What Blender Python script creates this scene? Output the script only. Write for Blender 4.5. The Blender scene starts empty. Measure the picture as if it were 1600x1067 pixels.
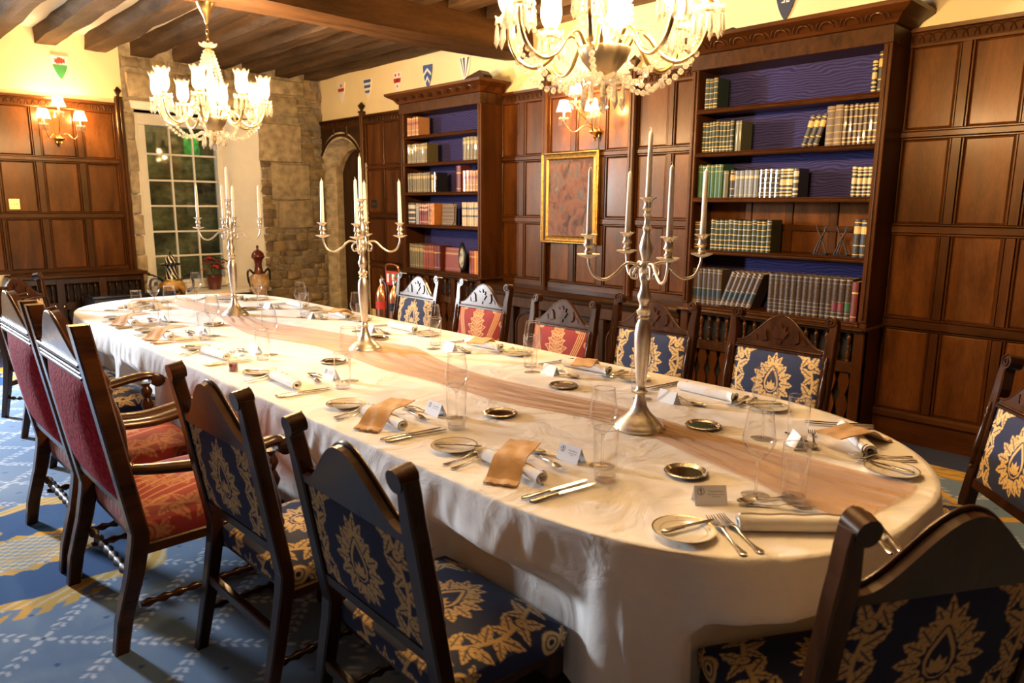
import bpy, bmesh, math, random
import numpy as np
from mathutils import Vector, Matrix
random.seed(7)
rng = np.random.default_rng(7)
SC = bpy.context.scene
COL = SC.collection
PI = math.pi

# ------------------------------------------------------------------ camera
def set_camera():
    f, pit, roll, yaw = 1127.4, 0.185875, -0.006163, 0.7618
    fw = Vector((-math.cos(yaw)*math.cos(pit), math.sin(yaw)*math.cos(pit), -math.sin(pit)))
    r = fw.cross(Vector((0, 0, 1))).normalized()
    d = fw.cross(r)
    r2 = r*math.cos(roll) + d*math.sin(roll)
    d2 = -r*math.sin(roll) + d*math.cos(roll)
    cd = bpy.data.cameras.new('camera'); co = bpy.data.objects.new('camera', cd); COL.objects.link(co)
    cd.sensor_width = 36.0; cd.lens = f*36.0/1600.0
    cd.clip_start = 0.05; cd.clip_end = 100
    M = Matrix((( r2.x, -d2.x, -fw.x, 0.0), (r2.y, -d2.y, -fw.y, 0.0), (r2.z, -d2.z, -fw.z, 1.6), (0, 0, 0, 1)))
    co.matrix_world = M
    cd.dof.use_dof = True; cd.dof.focus_distance = 3.6; cd.dof.aperture_fstop = 4.0
    SC.camera = co
set_camera()

# ------------------------------------------------------------------ world, outside lamps, exposure
w = bpy.data.worlds.new('sky'); SC.world = w; w.use_nodes = True
w.node_tree.nodes['Background'].inputs[0].default_value = (0.45, 0.6, 0.85, 1)
w.node_tree.nodes['Background'].inputs[1].default_value = 0.25
SC.view_settings.view_transform = 'Standard'
SC.view_settings.look = 'None'
SC.view_settings.exposure = 0.78
SC.view_settings.gamma = 1.0
SC.view_settings.use_curve_mapping = False
BULB = 2450.0        # emission of the chandelier bulbs
SCONCE = 2100.0      # emission of the sconce bulbs
WARM = (1.0, 0.66, 0.33)
def area(name, loc, target, sx, sy, power, color):
    l = bpy.data.lights.new(name, 'AREA'); l.shape = 'RECTANGLE'; l.size = sx; l.size_y = sy
    l.energy = power; l.color = color
    o = bpy.data.objects.new(name, l); COL.objects.link(o); o.location = loc
    o.rotation_euler = (Vector(target)-Vector(loc)).to_track_quat('-Z', 'Y').to_euler()
    return o
# unseen lamp for the hard cool light from far left; its window is invented
area('left_cool_lamp', (-9.62, -.50, 2.0), (-3.0, 0.9, 0.8), .42, .80, 520.0, (0.74, 0.85, 1.0))
# added lamp that lights the yard wall behind the white sash window
area('yard_fill_lamp', (-11.6, 3.2, 3.9), (-11.9, 3.2, 2.3), 0.9, 0.5, 14.0, (0.8, 1.0, 0.8))

cy = SC.cycles
cy.max_bounces = 8; cy.diffuse_bounces = 4; cy.glossy_bounces = 4; cy.transmission_bounces = 6
cy.transparent_max_bounces = 24
cy.caustics_reflective = False; cy.caustics_refractive = False
cy.sample_clamp_indirect = 4.0
cy.use_denoising = True

# ------------------------------------------------------------------ mesh builder
class MB:
    def __init__(s): s.v = []; s.f = []
    def add(s, vs, fs):
        o = len(s.v); s.v += [tuple(p) for p in vs]; s.f += [tuple(i+o for i in f) for f in fs]; return s
    def box(s, x0, x1, y0, y1, z0, z1):
        return s.add([(x0,y0,z0),(x1,y0,z0),(x1,y1,z0),(x0,y1,z0),(x0,y0,z1),(x1,y0,z1),(x1,y1,z1),(x0,y1,z1)],
                     [(0,3,2,1),(4,5,6,7),(0,1,5,4),(1,2,6,5),(2,3,7,6),(3,0,4,7)])
    def cbox(s, x0, x1, y0, y1, z0, z1, b=0.004):
        b = min(b, (x1-x0)*.45, (y1-y0)*.45, (z1-z0)*.45)
        bm = bmesh.new(); bmesh.ops.create_cube(bm, size=1.0)
        for v in bm.verts:
            v.co = ((x0+x1)/2+v.co.x*(x1-x0), (y0+y1)/2+v.co.y*(y1-y0), (z0+z1)/2+v.co.z*(z1-z0))
        bmesh.ops.bevel(bm, geom=list(bm.edges), offset=b, segments=1, affect='EDGES', profile=0.5)
        bm.verts.index_update()
        s.add([v.co[:] for v in bm.verts], [[v.index for v in f.verts] for f in bm.faces]); bm.free(); return s
    def lathe(s, prof, n=16, c=(0,0,0), cap=True, axis='z', ang=2*PI, a0=0.0):
        full = abs(ang-2*PI) < 1e-6
        m = n if full else n+1
        vs = []; fs = []
        for r, h in prof:
            for k in range(m):
                a = a0+ang*k/n
                x, y = r*math.cos(a), r*math.sin(a)
                p = (x, y, h) if axis == 'z' else ((h, x, y) if axis == 'x' else (x, h, y))
                vs.append((c[0]+p[0], c[1]+p[1], c[2]+p[2]))
        for i in range(len(prof)-1):
            for k in range(n):
                k2 = (k+1) % m
                q = (i*m+k, i*m+k2, (i+1)*m+k2, (i+1)*m+k)
                fs.append(q if axis != 'y' else q[::-1])
        if cap and full:
            a = tuple(range(m))[::-1]; b = tuple((len(prof)-1)*m+k for k in range(m))
            if prof[0][0] > 1e-6: fs.append(a if axis != 'y' else a[::-1])
            if prof[-1][0] > 1e-6: fs.append(b if axis != 'y' else b[::-1])
        return s.add(vs, fs)
    def tube(s, pts, r, n=8, cap=True):
        pts = [Vector(p) for p in pts]; m = len(pts)
        rs = r if isinstance(r, (list, tuple)) else [r]*m
        vs = []; fs = []; N = None
        for i, p in enumerate(pts):
            t = (pts[min(i+1, m-1)]-pts[max(i-1, 0)]).normalized()
            if N is None:
                a = Vector((0, 0, 1)) if abs(t.z) < .9 else Vector((1, 0, 0))
                N = t.cross(a).normalized()
            else:
                N = (N-t*N.dot(t)).normalized()
            B = t.cross(N)
            for k in range(n):
                a = 2*PI*k/n
                vs.append(p+(N*math.cos(a)+B*math.sin(a))*rs[i])
        for i in range(m-1):
            for k in range(n):
                k2 = (k+1) % n
                fs.append((i*n+k, i*n+k2, (i+1)*n+k2, (i+1)*n+k))
        if cap:
            fs.append(tuple(range(n))[::-1]); fs.append(tuple((m-1)*n+k for k in range(n)))
        return s.add(vs, fs)
    def prism(s, poly, y0, y1, fn=None):
        """polygon in (x,z) extruded along y (or mapped by fn(x,z,d))"""
        n = len(poly); fn = fn or (lambda x, z, d: (x, d, z))
        vs = [fn(x, z, y0) for x, z in poly]+[fn(x, z, y1) for x, z in poly]
        fs = [tuple(range(n)), tuple(range(2*n-1, n-1, -1))]
        for k in range(n):
            k2 = (k+1) % n
            fs.append((k2, k, n+k, n+k2))
        return s.add(vs, fs)
    def grid(s, P):
        """P: array [i][j] of points"""
        a, b = len(P), len(P[0]); o = len(s.v)
        vs = [tuple(P[i][j]) for i in range(a) for j in range(b)]
        fs = [(i*b+j, i*b+j+1, (i+1)*b+j+1, (i+1)*b+j) for i in range(a-1) for j in range(b-1)]
        return s.add(vs, fs)
    def sphere(s, c, r, u=10, v=6, sc=(1, 1, 1)):
        prof = [(max(1e-5, r*math.sin(PI*i/v)), -r*math.cos(PI*i/v)) for i in range(v+1)]
        o = len(s.v); s.lathe(prof, u, (0, 0, 0), False)
        s.v[o:] = [(c[0]+p[0]*sc[0], c[1]+p[1]*sc[1], c[2]+p[2]*sc[2]) for p in s.v[o:]]
        return s
    def xf(s, fn, start=0):
        s.v[start:] = [tuple(fn(*p)) for p in s.v[start:]]; return s
    def mesh(s, name, mat=None, smooth=False, angle=None):
        me = bpy.data.meshes.new(name); me.from_pydata(s.v, [], s.f); me.update()
        if mat: me.materials.append(mat)
        if smooth:
            me.shade_smooth()
            if angle: me.set_sharp_from_angle(angle=math.radians(angle))
        return me
    def build(s, name, mat, parent=None, smooth=False, angle=40, loc=None):
        return link(name, s.mesh(name, mat, smooth, angle), parent, loc)
def link(name, me, parent=None, loc=None, rot=None):
    o = bpy.data.objects.new(name, me); COL.objects.link(o)
    if parent: o.parent = parent
    if loc: o.location = loc
    if rot: o.rotation_euler = rot
    return o
def tag(o, label, cat, group=None):
    o['label'] = label; o['category'] = cat
    if group: o['group'] = group
    return o
def struct(o): o['kind'] = 'structure'; return o
def thing(name, label, cat, loc=(0, 0, 0), rz=0, group=None):
    o = bpy.data.objects.new(name, None); COL.objects.link(o); o.empty_display_size = .05
    o.location = loc; o.rotation_euler = (0, 0, rz)
    return tag(o, label, cat, group)
def dup(root, loc, rz, label, group=None, scale=None):
    r = root.copy(); COL.objects.link(r); r.location = loc; r.rotation_euler = (0, 0, rz); r['label'] = label
    if group: r['group'] = group
    if scale: r.scale = scale
    for ch in list(root.children):
        c = ch.copy(); COL.objects.link(c); c.parent = r
        for g in list(ch.children):
            d = g.copy(); COL.objects.link(d); d.parent = c
    return r
ORD = ['first','second','third','fourth','fifth','sixth','seventh','eighth','ninth','tenth','eleventh','twelfth','thirteenth','fourteenth','fifteenth','sixteenth','seventeenth','eighteenth','nineteenth','twentieth']
def lerp(a, b, t): return a+(b-a)*t
def bez(p0, p1, p2, p3, n):
    out = []
    for i in range(n+1):
        t = i/n; a, b, c, d = (1-t)**3, 3*t*(1-t)**2, 3*t*t*(1-t), t**3
        out.append(tuple(a*p0[k]+b*p1[k]+c*p2[k]+d*p3[k] for k in range(len(p0))))
    return out
def spline(pts, n=8):
    """Catmull-Rom through pts"""
    P = [Vector(p) for p in pts]; P = [2*P[0]-P[1]]+P+[2*P[-1]-P[-2]]; out = []
    for i in range(1, len(P)-2):
        for k in range(n):
            t = k/n
            out.append(0.5*((2*P[i])+(-P[i-1]+P[i+1])*t+(2*P[i-1]-5*P[i]+4*P[i+1]-P[i+2])*t*t+(-P[i-1]+3*P[i]-3*P[i+1]+P[i+2])*t**3))
    out.append(P[-2]); return out

# ------------------------------------------------------------------ materials
MATS = {}
def mat_new(name):
    m = bpy.data.materials.new(name); m.use_nodes = True
    nt = m.node_tree; bs = nt.nodes['Principled BSDF']; return m, nt, bs
def N(nt, t, **kw):
    n = nt.nodes.new(t)
    for k, v in kw.items():
        if k.startswith('i_'):
            n.inputs[int(k[2:]) if k[2:].isdigit() else k[2:]].default_value = v
        else: setattr(n, k, v)
    return n
def ramp(nt, fac, stops, interp='LINEAR'):
    r = nt.nodes.new('ShaderNodeValToRGB'); r.color_ramp.interpolation = interp
    e = r.color_ramp.elements
    while len(e) > 1: e.remove(e[-1])
    e[0].position = stops[0][0]; e[0].color = (*stops[0][1], 1)
    for p, c in stops[1:]:
        x = e.new(p); x.color = (*c, 1)
    nt.links.new(fac, r.inputs[0]); return r.outputs[0]
def bump(nt, bs, fac, strength, dist=0.01):
    b = N(nt, 'ShaderNodeBump'); b.inputs['Strength'].default_value = strength; b.inputs['Distance'].default_value = dist
    nt.links.new(fac, b.inputs['Height']); nt.links.new(b.outputs[0], bs.inputs['Normal'])
def plain(name, col, rough=.5, metal=0.0, coat=0.0, spec=None, noise=0.0, nscale=30.0, bmp=0.0, sheen=0.0):
    m, nt, bs = mat_new(name)
    bs.inputs['Base Color'].default_value = (*col, 1); bs.inputs['Roughness'].default_value = rough
    bs.inputs['Metallic'].default_value = metal; bs.inputs['Coat Weight'].default_value = coat
    bs.inputs['Coat Roughness'].default_value = .15
    bs.inputs['Sheen Weight'].default_value = sheen
    if spec is not None: bs.inputs['Specular IOR Level'].default_value = spec
    if noise or bmp:
        tc = N(nt, 'ShaderNodeTexCoord'); nz = N(nt, 'ShaderNodeTexNoise'); nz.inputs['Scale'].default_value = nscale
        nz.inputs['Detail'].default_value = 5
        nt.links.new(tc.outputs['Object'], nz.inputs['Vector'])
        if noise:
            a = tuple(max(0, c*(1-noise)) for c in col); b = tuple(min(1, c*(1+noise)) for c in col)
            nt.links.new(ramp(nt, nz.outputs[0], [(.3, a), (.7, b)]), bs.inputs['Base Color'])
        if bmp: bump(nt, bs, nz.outputs[0], bmp)
    MATS[name] = m; return m
def wood(name, dark, light, rough=.35, coat=.3, axis='z', scale=9.0, stretch=9.0, bmp=.12, world=False):
    m, nt, bs = mat_new(name)
    tc = N(nt, 'ShaderNodeTexCoord'); mp = N(nt, 'ShaderNodeMapping')
    s = {'x': (1/stretch, 1, 1), 'y': (1, 1/stretch, 1), 'z': (1, 1, 1/stretch)}[axis]
    mp.inputs['Scale'].default_value = s
    oi = N(nt, 'ShaderNodeObjectInfo'); ad = N(nt, 'ShaderNodeVectorMath', operation='ADD')
    sc = N(nt, 'ShaderNodeMath', operation='MULTIPLY'); sc.inputs[1].default_value = 37.0
    nt.links.new(oi.outputs['Random'], sc.inputs[0])
    nt.links.new(tc.outputs['Object'], ad.inputs[0]); nt.links.new(sc.outputs[0], ad.inputs[1])
    nt.links.new(ad.outputs[0], mp.inputs[0])
    n1 = N(nt, 'ShaderNodeTexNoise'); n1.inputs['Scale'].default_value = scale; n1.inputs['Detail'].default_value = 7; n1.inputs['Distortion'].default_value = .6
    n2 = N(nt, 'ShaderNodeTexNoise'); n2.inputs['Scale'].default_value = scale*14; n2.inputs['Detail'].default_value = 3
    nt.links.new(mp.outputs[0], n1.inputs[0]); nt.links.new(mp.outputs[0], n2.inputs[0])
    mx = N(nt, 'ShaderNodeMath', operation='ADD'); ml = N(nt, 'ShaderNodeMath', operation='MULTIPLY'); ml.inputs[1].default_value = .35
    nt.links.new(n2.outputs[0], ml.inputs[0]); nt.links.new(n1.outputs[0], mx.inputs[0]); nt.links.new(ml.outputs[0], mx.inputs[1])
    mid = tuple((a+b)/2 for a, b in zip(dark, light))
    c = ramp(nt, mx.outputs[0], [(.42, dark), (.68, mid), (.92, light)])
    hs = N(nt, 'ShaderNodeHueSaturation'); nt.links.new(c, hs.inputs['Color'])
    mr = N(nt, 'ShaderNodeMapRange'); mr.inputs[3].default_value = .8; mr.inputs[4].default_value = 1.2
    nt.links.new(oi.outputs['Random'], mr.inputs[0]); nt.links.new(mr.outputs[0], hs.inputs['Value'])
    nt.links.new(hs.outputs[0], bs.inputs['Base Color'])
    rr = N(nt, 'ShaderNodeMapRange'); rr.inputs[3].default_value = rough-.08; rr.inputs[4].default_value = rough+.12
    nt.links.new(n1.outputs[0], rr.inputs[0]); nt.links.new(rr.outputs[0], bs.inputs['Roughness'])
    bs.inputs['Coat Weight'].default_value = coat; bs.inputs['Coat Roughness'].default_value = .18
    bs.inputs['Specular IOR Level'].default_value = .22; bs.inputs['Specular Tint'].default_value = (1, .72, .42, 1)
    bump(nt, bs, mx.outputs[0], bmp, .004)
    MATS[name] = m; return m
def vcol(name, rough=.8, sheen=.0, bmp=0.0, bscale=400, spec=.3):
    m, nt, bs = mat_new(name)
    a = N(nt, 'ShaderNodeVertexColor'); a.layer_name = 'Col'
    tc = N(nt, 'ShaderNodeTexCoord'); nz = N(nt, 'ShaderNodeTexNoise'); nz.inputs['Scale'].default_value = bscale; nz.inputs['Detail'].default_value = 2
    nt.links.new(tc.outputs['Object'], nz.inputs[0])
    mr = N(nt, 'ShaderNodeMapRange'); mr.inputs[3].default_value = .75; mr.inputs[4].default_value = 1.25
    nt.links.new(nz.outputs[0], mr.inputs[0])
    mm = N(nt, 'ShaderNodeVectorMath', operation='SCALE'); nt.links.new(a.outputs[0], mm.inputs[0]); nt.links.new(mr.outputs[0], mm.inputs['Scale'])
    nt.links.new(mm.outputs[0], bs.inputs['Base Color'])
    bs.inputs['Roughness'].default_value = rough; bs.inputs['Sheen Weight'].default_value = sheen
    bs.inputs['Specular IOR Level'].default_value = spec
    if bmp: bump(nt, bs, nz.outputs[0], bmp, .003)
    MATS[name] = m; return m
def emit(name, col, strength):
    m, nt, bs = mat_new(name)
    bs.inputs['Base Color'].default_value = (1, .9, .75, 1)
    bs.inputs['Emission Color'].default_value = (*col, 1); bs.inputs['Emission Strength'].default_value = strength
    MATS[name] = m; return m
def thin_glass(name, tint=(1, 1, 1), edge=.55, frost=0.0, ior=1.45):
    """a thin sheet of glass: clear when faced, mirror-like towards its rim"""
    m, nt, bs = mat_new(name); nt.nodes.remove(bs)
    out = nt.nodes['Material Output']
    tr = N(nt, 'ShaderNodeBsdfTransparent'); tr.inputs[0].default_value = (*tint, 1)
    gl = N(nt, 'ShaderNodeBsdfGlossy'); gl.inputs['Roughness'].default_value = .03
    lw = N(nt, 'ShaderNodeLayerWeight'); lw.inputs[0].default_value = edge
    pw = N(nt, 'ShaderNodeMath', operation='POWER'); pw.inputs[1].default_value = 1.9; nt.links.new(lw.outputs['Facing'], pw.inputs[0])
    mr = N(nt, 'ShaderNodeMapRange'); mr.inputs[3].default_value = .05; mr.inputs[4].default_value = .80
    nt.links.new(pw.outputs[0], mr.inputs[0])
    mx = N(nt, 'ShaderNodeMixShader'); nt.links.new(mr.outputs[0], mx.inputs[0])
    nt.links.new(tr.outputs[0], mx.inputs[1]); nt.links.new(gl.outputs[0], mx.inputs[2])
    last = mx.outputs[0]
    if frost:
        tl = N(nt, 'ShaderNodeBsdfTranslucent'); tl.inputs[0].default_value = (1, .95, .85, 1)
        m2 = N(nt, 'ShaderNodeMixShader'); m2.inputs[0].default_value = frost
        nt.links.new(last, m2.inputs[1]); nt.links.new(tl.outputs[0], m2.inputs[2]); last = m2.outputs[0]
    nt.links.new(last, out.inputs[0]); MATS[name] = m; return m
def crystal(name, tint=(1, .97, .92), see=.35, haze=0.0):
    """cut lead crystal: glass refraction plus clear light"""
    m, nt, bs = mat_new(name); nt.nodes.remove(bs)
    out = nt.nodes['Material Output']
    g = N(nt, 'ShaderNodeBsdfGlass'); g.inputs['Color'].default_value = (*tint, 1); g.inputs['IOR'].default_value = 1.5; g.inputs['Roughness'].default_value = 0.02
    t = N(nt, 'ShaderNodeBsdfTransparent'); t.inputs[0].default_value = (*tint, 1)
    mx = N(nt, 'ShaderNodeMixShader'); mx.inputs[0].default_value = see
    nt.links.new(g.outputs[0], mx.inputs[1]); nt.links.new(t.outputs[0], mx.inputs[2]); last = mx.outputs[0]
    if haze:   # fine facets too small to model scatter part of the light
        tl = N(nt, 'ShaderNodeBsdfTranslucent'); tl.inputs[0].default_value = (1, .96, .88, 1); df = N(nt, 'ShaderNodeBsdfDiffuse'); df.inputs[0].default_value = (1, .96, .88, 1)
        ad = N(nt, 'ShaderNodeMixShader'); nt.links.new(tl.outputs[0], ad.inputs[1]); nt.links.new(df.outputs[0], ad.inputs[2])
        m2 = N(nt, 'ShaderNodeMixShader'); m2.inputs[0].default_value = haze; nt.links.new(last, m2.inputs[1]); nt.links.new(ad.outputs[0], m2.inputs[2]); last = m2.outputs[0]
    nt.links.new(last, out.inputs[0])
    MATS[name] = m; return m

wood('oak', (.020, .0058, .0010), (.086, .0255, .0052), .36, .08)
wood('oak_panel', (.032, .0085, .0016), (.135, .043, .0080), .33, .09, scale=7, stretch=5)
wood('oak_rail', (.020, .0058, .0010), (.086, .0255, .0052), .36, .08, axis='x')
wood('oak_rail_y', (.020, .0058, .0010), (.086, .0255, .0052), .36, .08, axis='y')
wood('oak_carved', (.014, .0045, .0013), (.07, .025, .007), .5, .15, scale=20, stretch=2, bmp=.5)
wood('dark_oak', (.009, .0035, .0015), (.045, .017, .006), .38, .25)
wood('dark_oak_x', (.009, .0035, .0015), (.045, .017, .006), .38, .25, axis='x')
wood('chair_wood', (.008, .0026, .0009), (.046, .0140, .0038), .30, .35, scale=12)
wood('arm_wood', (.016, .0048, .0014), (.075, .024, .0062), .28, .4, axis='y', scale=12)
wood('beam', (.020, .010, .005), (.13, .075, .038), .7, 0.0, axis='x', scale=6, stretch=8, bmp=.6)
wood('beam_y', (.018, .008, .003), (.11, .048, .017), .65, 0.0, axis='y', scale=6, stretch=8, bmp=.6)
plain('plaster', (.84, .69, .39), .9, noise=.03, nscale=3, bmp=.08)
plain('ceiling_plaster', (.58, .52, .41), .9, noise=.03, nscale=3)
plain('white_paint', (.78, .74, .64), .5, noise=.03, nscale=8)
plain('mortar', (.34, .27, .17), .95, noise=.35, nscale=14, bmp=.6)
plain('silver', (.74, .69, .60), .34, 1.0, noise=.12, nscale=25)
plain('cutlery', (.72, .70, .66), .16, 1.0)
plain('gilt', (.62, .36, .09), .35, 1.0, noise=.3, nscale=40, bmp=.4)
plain('brass', (.58, .40, .16), .28, 1.0, noise=.15, nscale=30)
plain('old_brass', (.35, .27, .17), .35, 1.0)
plain('copper', (.80, .33, .16), .25, 1.0, noise=.15, nscale=14)
plain('black', (.012, .011, .011), .4)
plain('black_gloss', (.008, .008, .009), .15, coat=.5)
plain('wax', (.92, .87, .76), .4, noise=.02)
plain('napkin', (.86, .83, .78), .85, noise=.02, nscale=60, bmp=.1)
plain('kraft', (.60, .38, .19), .8, noise=.12, nscale=18, bmp=.5)
plain('card', (.86, .85, .84), .7)
plain('ink', (.03, .028, .028), .8)
plain('china', (.84, .79, .69), .12, coat=.6)
plain('china_gold', (.42, .29, .11), .3, .7)
plain('port_wine', (.16, .008, .006), .05, coat=1.0)
plain('red_paint', (.45, .03, .02), .45)
plain('green_paint', (.03, .22, .05), .5)
plain('blue_paint', (.05, .10, .30), .5)
plain('white_enamel', (.82, .78, .70), .5)
plain('navy_enamel', (.03, .035, .06), .5)
plain('velvet_red', (.40, .022, .034), .9, noise=.5, nscale=60, bmp=.7, sheen=.0, spec=.08)
plain('carcass_dark', (.008, .005, .004), .9)
thin_glass('wine_glass', edge=.5)
thin_glass('window_glass', (.80, .80, .70), edge=.3)
thin_glass('lamp_glass', (1, .97, .9), edge=.5, frost=.06)
crystal('crystal', haze=.09)
crystal('thick_glass', (1, 1, 1), .55)
emit('bulb', WARM, BULB)
emit('sconce_bulb', WARM, SCONCE)
vcol('damask', .75, .03, .25, 500)
vcol('carpet', .95, .1, .5, 350, .1)
# ================================================================== ROOM SHELL
YW, XB, ZC = 5.32, -9.48, 3.44
# ---- carpet colours
def smooth(a, b, x):
    t = np.clip((x-a)/(b-a), 0, 1); return t*t*(3-2*t)
def carpet_rgb(x, y):
    n = x.shape
    base = np.array([.15, .23, .35]); out = np.ones(n+(3,))*base
    def put(mask, c):
        for i in range(3): out[..., i] = out[..., i]*(1-mask)+c[i]*mask
    white = (.50, .54, .60); gold = (.62, .36, .05); pale = (.66, .52, .26); royal = (.012, .075, .22); navy = (.012, .018, .06)
    P = .30; s2 = math.sqrt(.5)
    p = (x+y)*s2; q = (x-y)*s2
    for a, b in ((p, q), (q, p)):
        db = b-P*np.round(b/P); da = a-P*np.round(a/P)
        st = .043; s = a-st*np.round(a/st)
        for sg in (1, -1):
            ox, oy = s, db-sg*.015
            c, sn = math.cos(.55*sg), math.sin(.55*sg)
            lx, ly = ox*c+oy*sn, -ox*sn+oy*c
            r = (lx/.0175)**2+(ly/.0085)**2
            put((1-smooth(.7, 1.3, r))*(np.abs(da) > .062), white)
    da = p-P*np.round(p/P); db = q-P*np.round(q/P)
    for k in range(4):
        c, sn = math.cos(k*PI/2+.0), math.sin(k*PI/2)
        lx, ly = da*c+db*sn-.030, -da*sn+db*c
        put(1-smooth(.7, 1.3, (lx/.022)**2+(ly/.011)**2), white)
    put(1-smooth(.7, 1.3, (da**2+db**2)/.007**2), (.02, .05, .14))
    # half-cell dots
    ea = (p+P/2)-P*np.round((p+P/2)/P); eb = (q+P/2)-P*np.round((q+P/2)/P)
    put(1-smooth(.6, 1.3, (ea**2+eb**2)/.011**2), (.03, .09, .22))
    # cartouches with gold scroll borders and a basket
    for cx in (-3.86, -8.0, .3):
        dx, dy = (x-cx)/.60, (y-.42)/.78
        th = np.arctan2(dy, dx); r = np.hypot(dx, dy)*(1+.06*np.cos(4*th))
        put(1-smooth(.97, 1.0, r), royal)
        edge = 1.0+.05*np.sin(th*14)
        wv = .055+.05*np.abs(np.sin(th*7+.7))
        m = 1-smooth(.8, 1.0, np.abs(r-edge)/wv)
        put(m, gold)
        put(m*(np.sin(th*42+r*70) > .45), pale)
        # leafy tufts
        m = (1-smooth(.8, 1.0, np.abs(r-1.13)/(.10*np.clip(np.sin(th*6+1.1), 0.01, 1))))
        put(m*(np.sin(th*60+r*30) > -.2), gold)
        # basket
        bx, by = (x-cx-.04), (y-.50)
        inb = (np.abs(bx) < .19-.25*np.abs(by)) & (np.abs(by) < .30)
        weave = ((np.floor(bx/.022)+np.floor(by/.03)) % 2) > .5
        wv2 = (np.abs(bx/.022-np.floor(bx/.022)-.5) < .3)
        put(inb*1.0, (.52, .38, .16)); put((inb & weave & wv2)*1.0, (.25, .35, .48)); put((inb & ~weave & wv2)*.8, (.75, .62, .36))
        rim = (np.abs(np.abs(bx)-.20+.25*np.abs(by)+.0) < .018+.012*np.sin(by*70)) & (np.abs(by) < .34)
        put(rim*1.0, gold)
        e = ((bx+.31)/.05)**2+((by+.10)/.075)**2
        put(1-smooth(.85, 1.1, e), gold); put(1-smooth(.4, .6, e), (.35, .30, .16)); put(1-smooth(.15, .25, e), (.7, .6, .35))
    # border along the right wall and along the back wall
    for d, edge in ((y, 4.75), (-x, 8.30)):
        g = (d > edge) & (d < edge+.2)
        put(g*1.0, gold); put((g & (np.sin(d*90+np.sin((x+y)*30)*1.5) > .55))*1.0, (.35, .20, .03))
        put((d > edge+.2)*1.0, navy)
    # gold scroll motifs of the border zone by the right wall
    m = ((np.sin(x*9)*.12+4.4-y)**2 < .0012) & (y > 4.1); put(m*1.0, gold)
    return out
def patch(x0, x1, y0, y1, step):
    nx, ny = max(2, int((x1-x0)/step)+1), max(2, int((y1-y0)/step)+1)
    X, Y = np.meshgrid(np.linspace(x0, x1, nx), np.linspace(y0, y1, ny), indexing='ij')
    v = np.stack([X.ravel(), Y.ravel(), np.zeros(nx*ny)], 1)
    idx = np.arange(nx*ny).reshape(nx, ny)
    f = np.stack([idx[:-1, :-1], idx[1:, :-1], idx[1:, 1:], idx[:-1, 1:]], -1).reshape(-1, 4)
    return v, f, carpet_rgb(X, Y).reshape(-1, 3)
def color_mesh(name, v, f, col, mat, smooth_=True):
    me = bpy.data.meshes.new(name)
    nv, nf = len(v), len(f)
    me.vertices.add(nv); me.vertices.foreach_set('co', np.asarray(v, np.float32).ravel())
    me.loops.add(nf*4); me.loops.foreach_set('vertex_index', np.asarray(f, np.int32).ravel())
    me.polygons.add(nf); me.polygons.foreach_set('loop_start', np.arange(0, nf*4, 4, dtype=np.int32))
    me.update(calc_edges=True)
    a = me.color_attributes.new('Col', 'FLOAT_COLOR', 'POINT')
    c = np.ones((nv, 4), np.float32); c[:, :3] = col; a.data.foreach_set('color', c.ravel())
    me.materials.append(mat)
    if smooth_: me.shade_smooth()
    me.validate(); return me
def make_floor():
    V = []; F = []; C = []; o = 0
    for a in ((-9.6, -4.6, -3.3, -.3, .06), (-4.6, -2.2, -3.3, -.3, .06), (-2.2, 2.7, -3.3, -.3, .1),
              (-9.6, -4.6, -.3, 1.35, .014), (-4.6, -2.2, -.3, 1.35, .0075), (-2.2, 2.7, -.3, 1.35, .02),
              (-9.6, -2.2, 1.35, 3.2, .08), (-2.2, 2.7, 1.35, 3.2, .05),
              (-9.6, -2.2, 3.2, 5.9, .04), (-2.2, .9, 3.2, 5.9, .016), (.9, 2.7, 3.2, 5.9, .08)):
        v, f, c = patch(*a); V.append(v); F.append(f+o); C.append(c); o += len(v)
    struct(link('floor', color_mesh('floor', np.concatenate(V), np.concatenate(F), np.concatenate(C), MATS['carpet'], False)))
make_floor()

# ---- ceiling, joists and beam
b = MB().box(-9.9, 2.7, -3.3, 5.9, ZC, ZC+.1); ceil = struct(b.build('ceiling', MATS['ceiling_plaster']))
def rough_beam(x0, x1, y0, y1, z0, z1, mat, along, seed):
    r = random.Random(seed); m = MB(); n = 14; P = []
    for i in range(n+1):
        t = i/n; j = lambda s: r.uniform(-s, s)
        ring = [(0, 0), (.5, -.02), (1, 0), (1, .5), (1, 1), (0, 1), (0, .5)]
        row = []
        for a, c in ring:
            if along == 'x': row.append((lerp(x0, x1, t), lerp(y0, y1, a)+j(.010), lerp(z0, z1, c)+(j(.010) if c < .9 else 0)))
            else: row.append((lerp(x0, x1, a)+j(.012), lerp(y0, y1, t), lerp(z0, z1, c)+(j(.012) if c < .9 else 0)))
        P.append(row+[row[0]])
    m.grid(P); m.f.append(tuple(range(7))); m.f.append(tuple(n*8+k for k in range(7)))
    return m
JY = [(-2.9, .22), (-2.42, .2), (-1.95, .2), (-1.45, .22), (-.97, .2), (-.5, .2), (-.02, .22), (.47, .2), (.95, .2), (1.43, .2), (1.93, .2), (2.41, .21), (2.89, .22), (3.36, .2), (3.78, .2), (4.22, .2), (4.66, .2), (5.08, .2)]
for i, (y, wd) in enumerate(JY):
    for (a, c) in ((XB-.02, -5.62), (-5.25, 2.65)):
        if c > 0 and y < -1: continue
        rough_beam(a, c, y, y+wd, 3.28+random.uniform(-.015, .015), ZC+.02, None, 'x', i*7+int(c)).build('joist', MATS['beam'], ceil)
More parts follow.
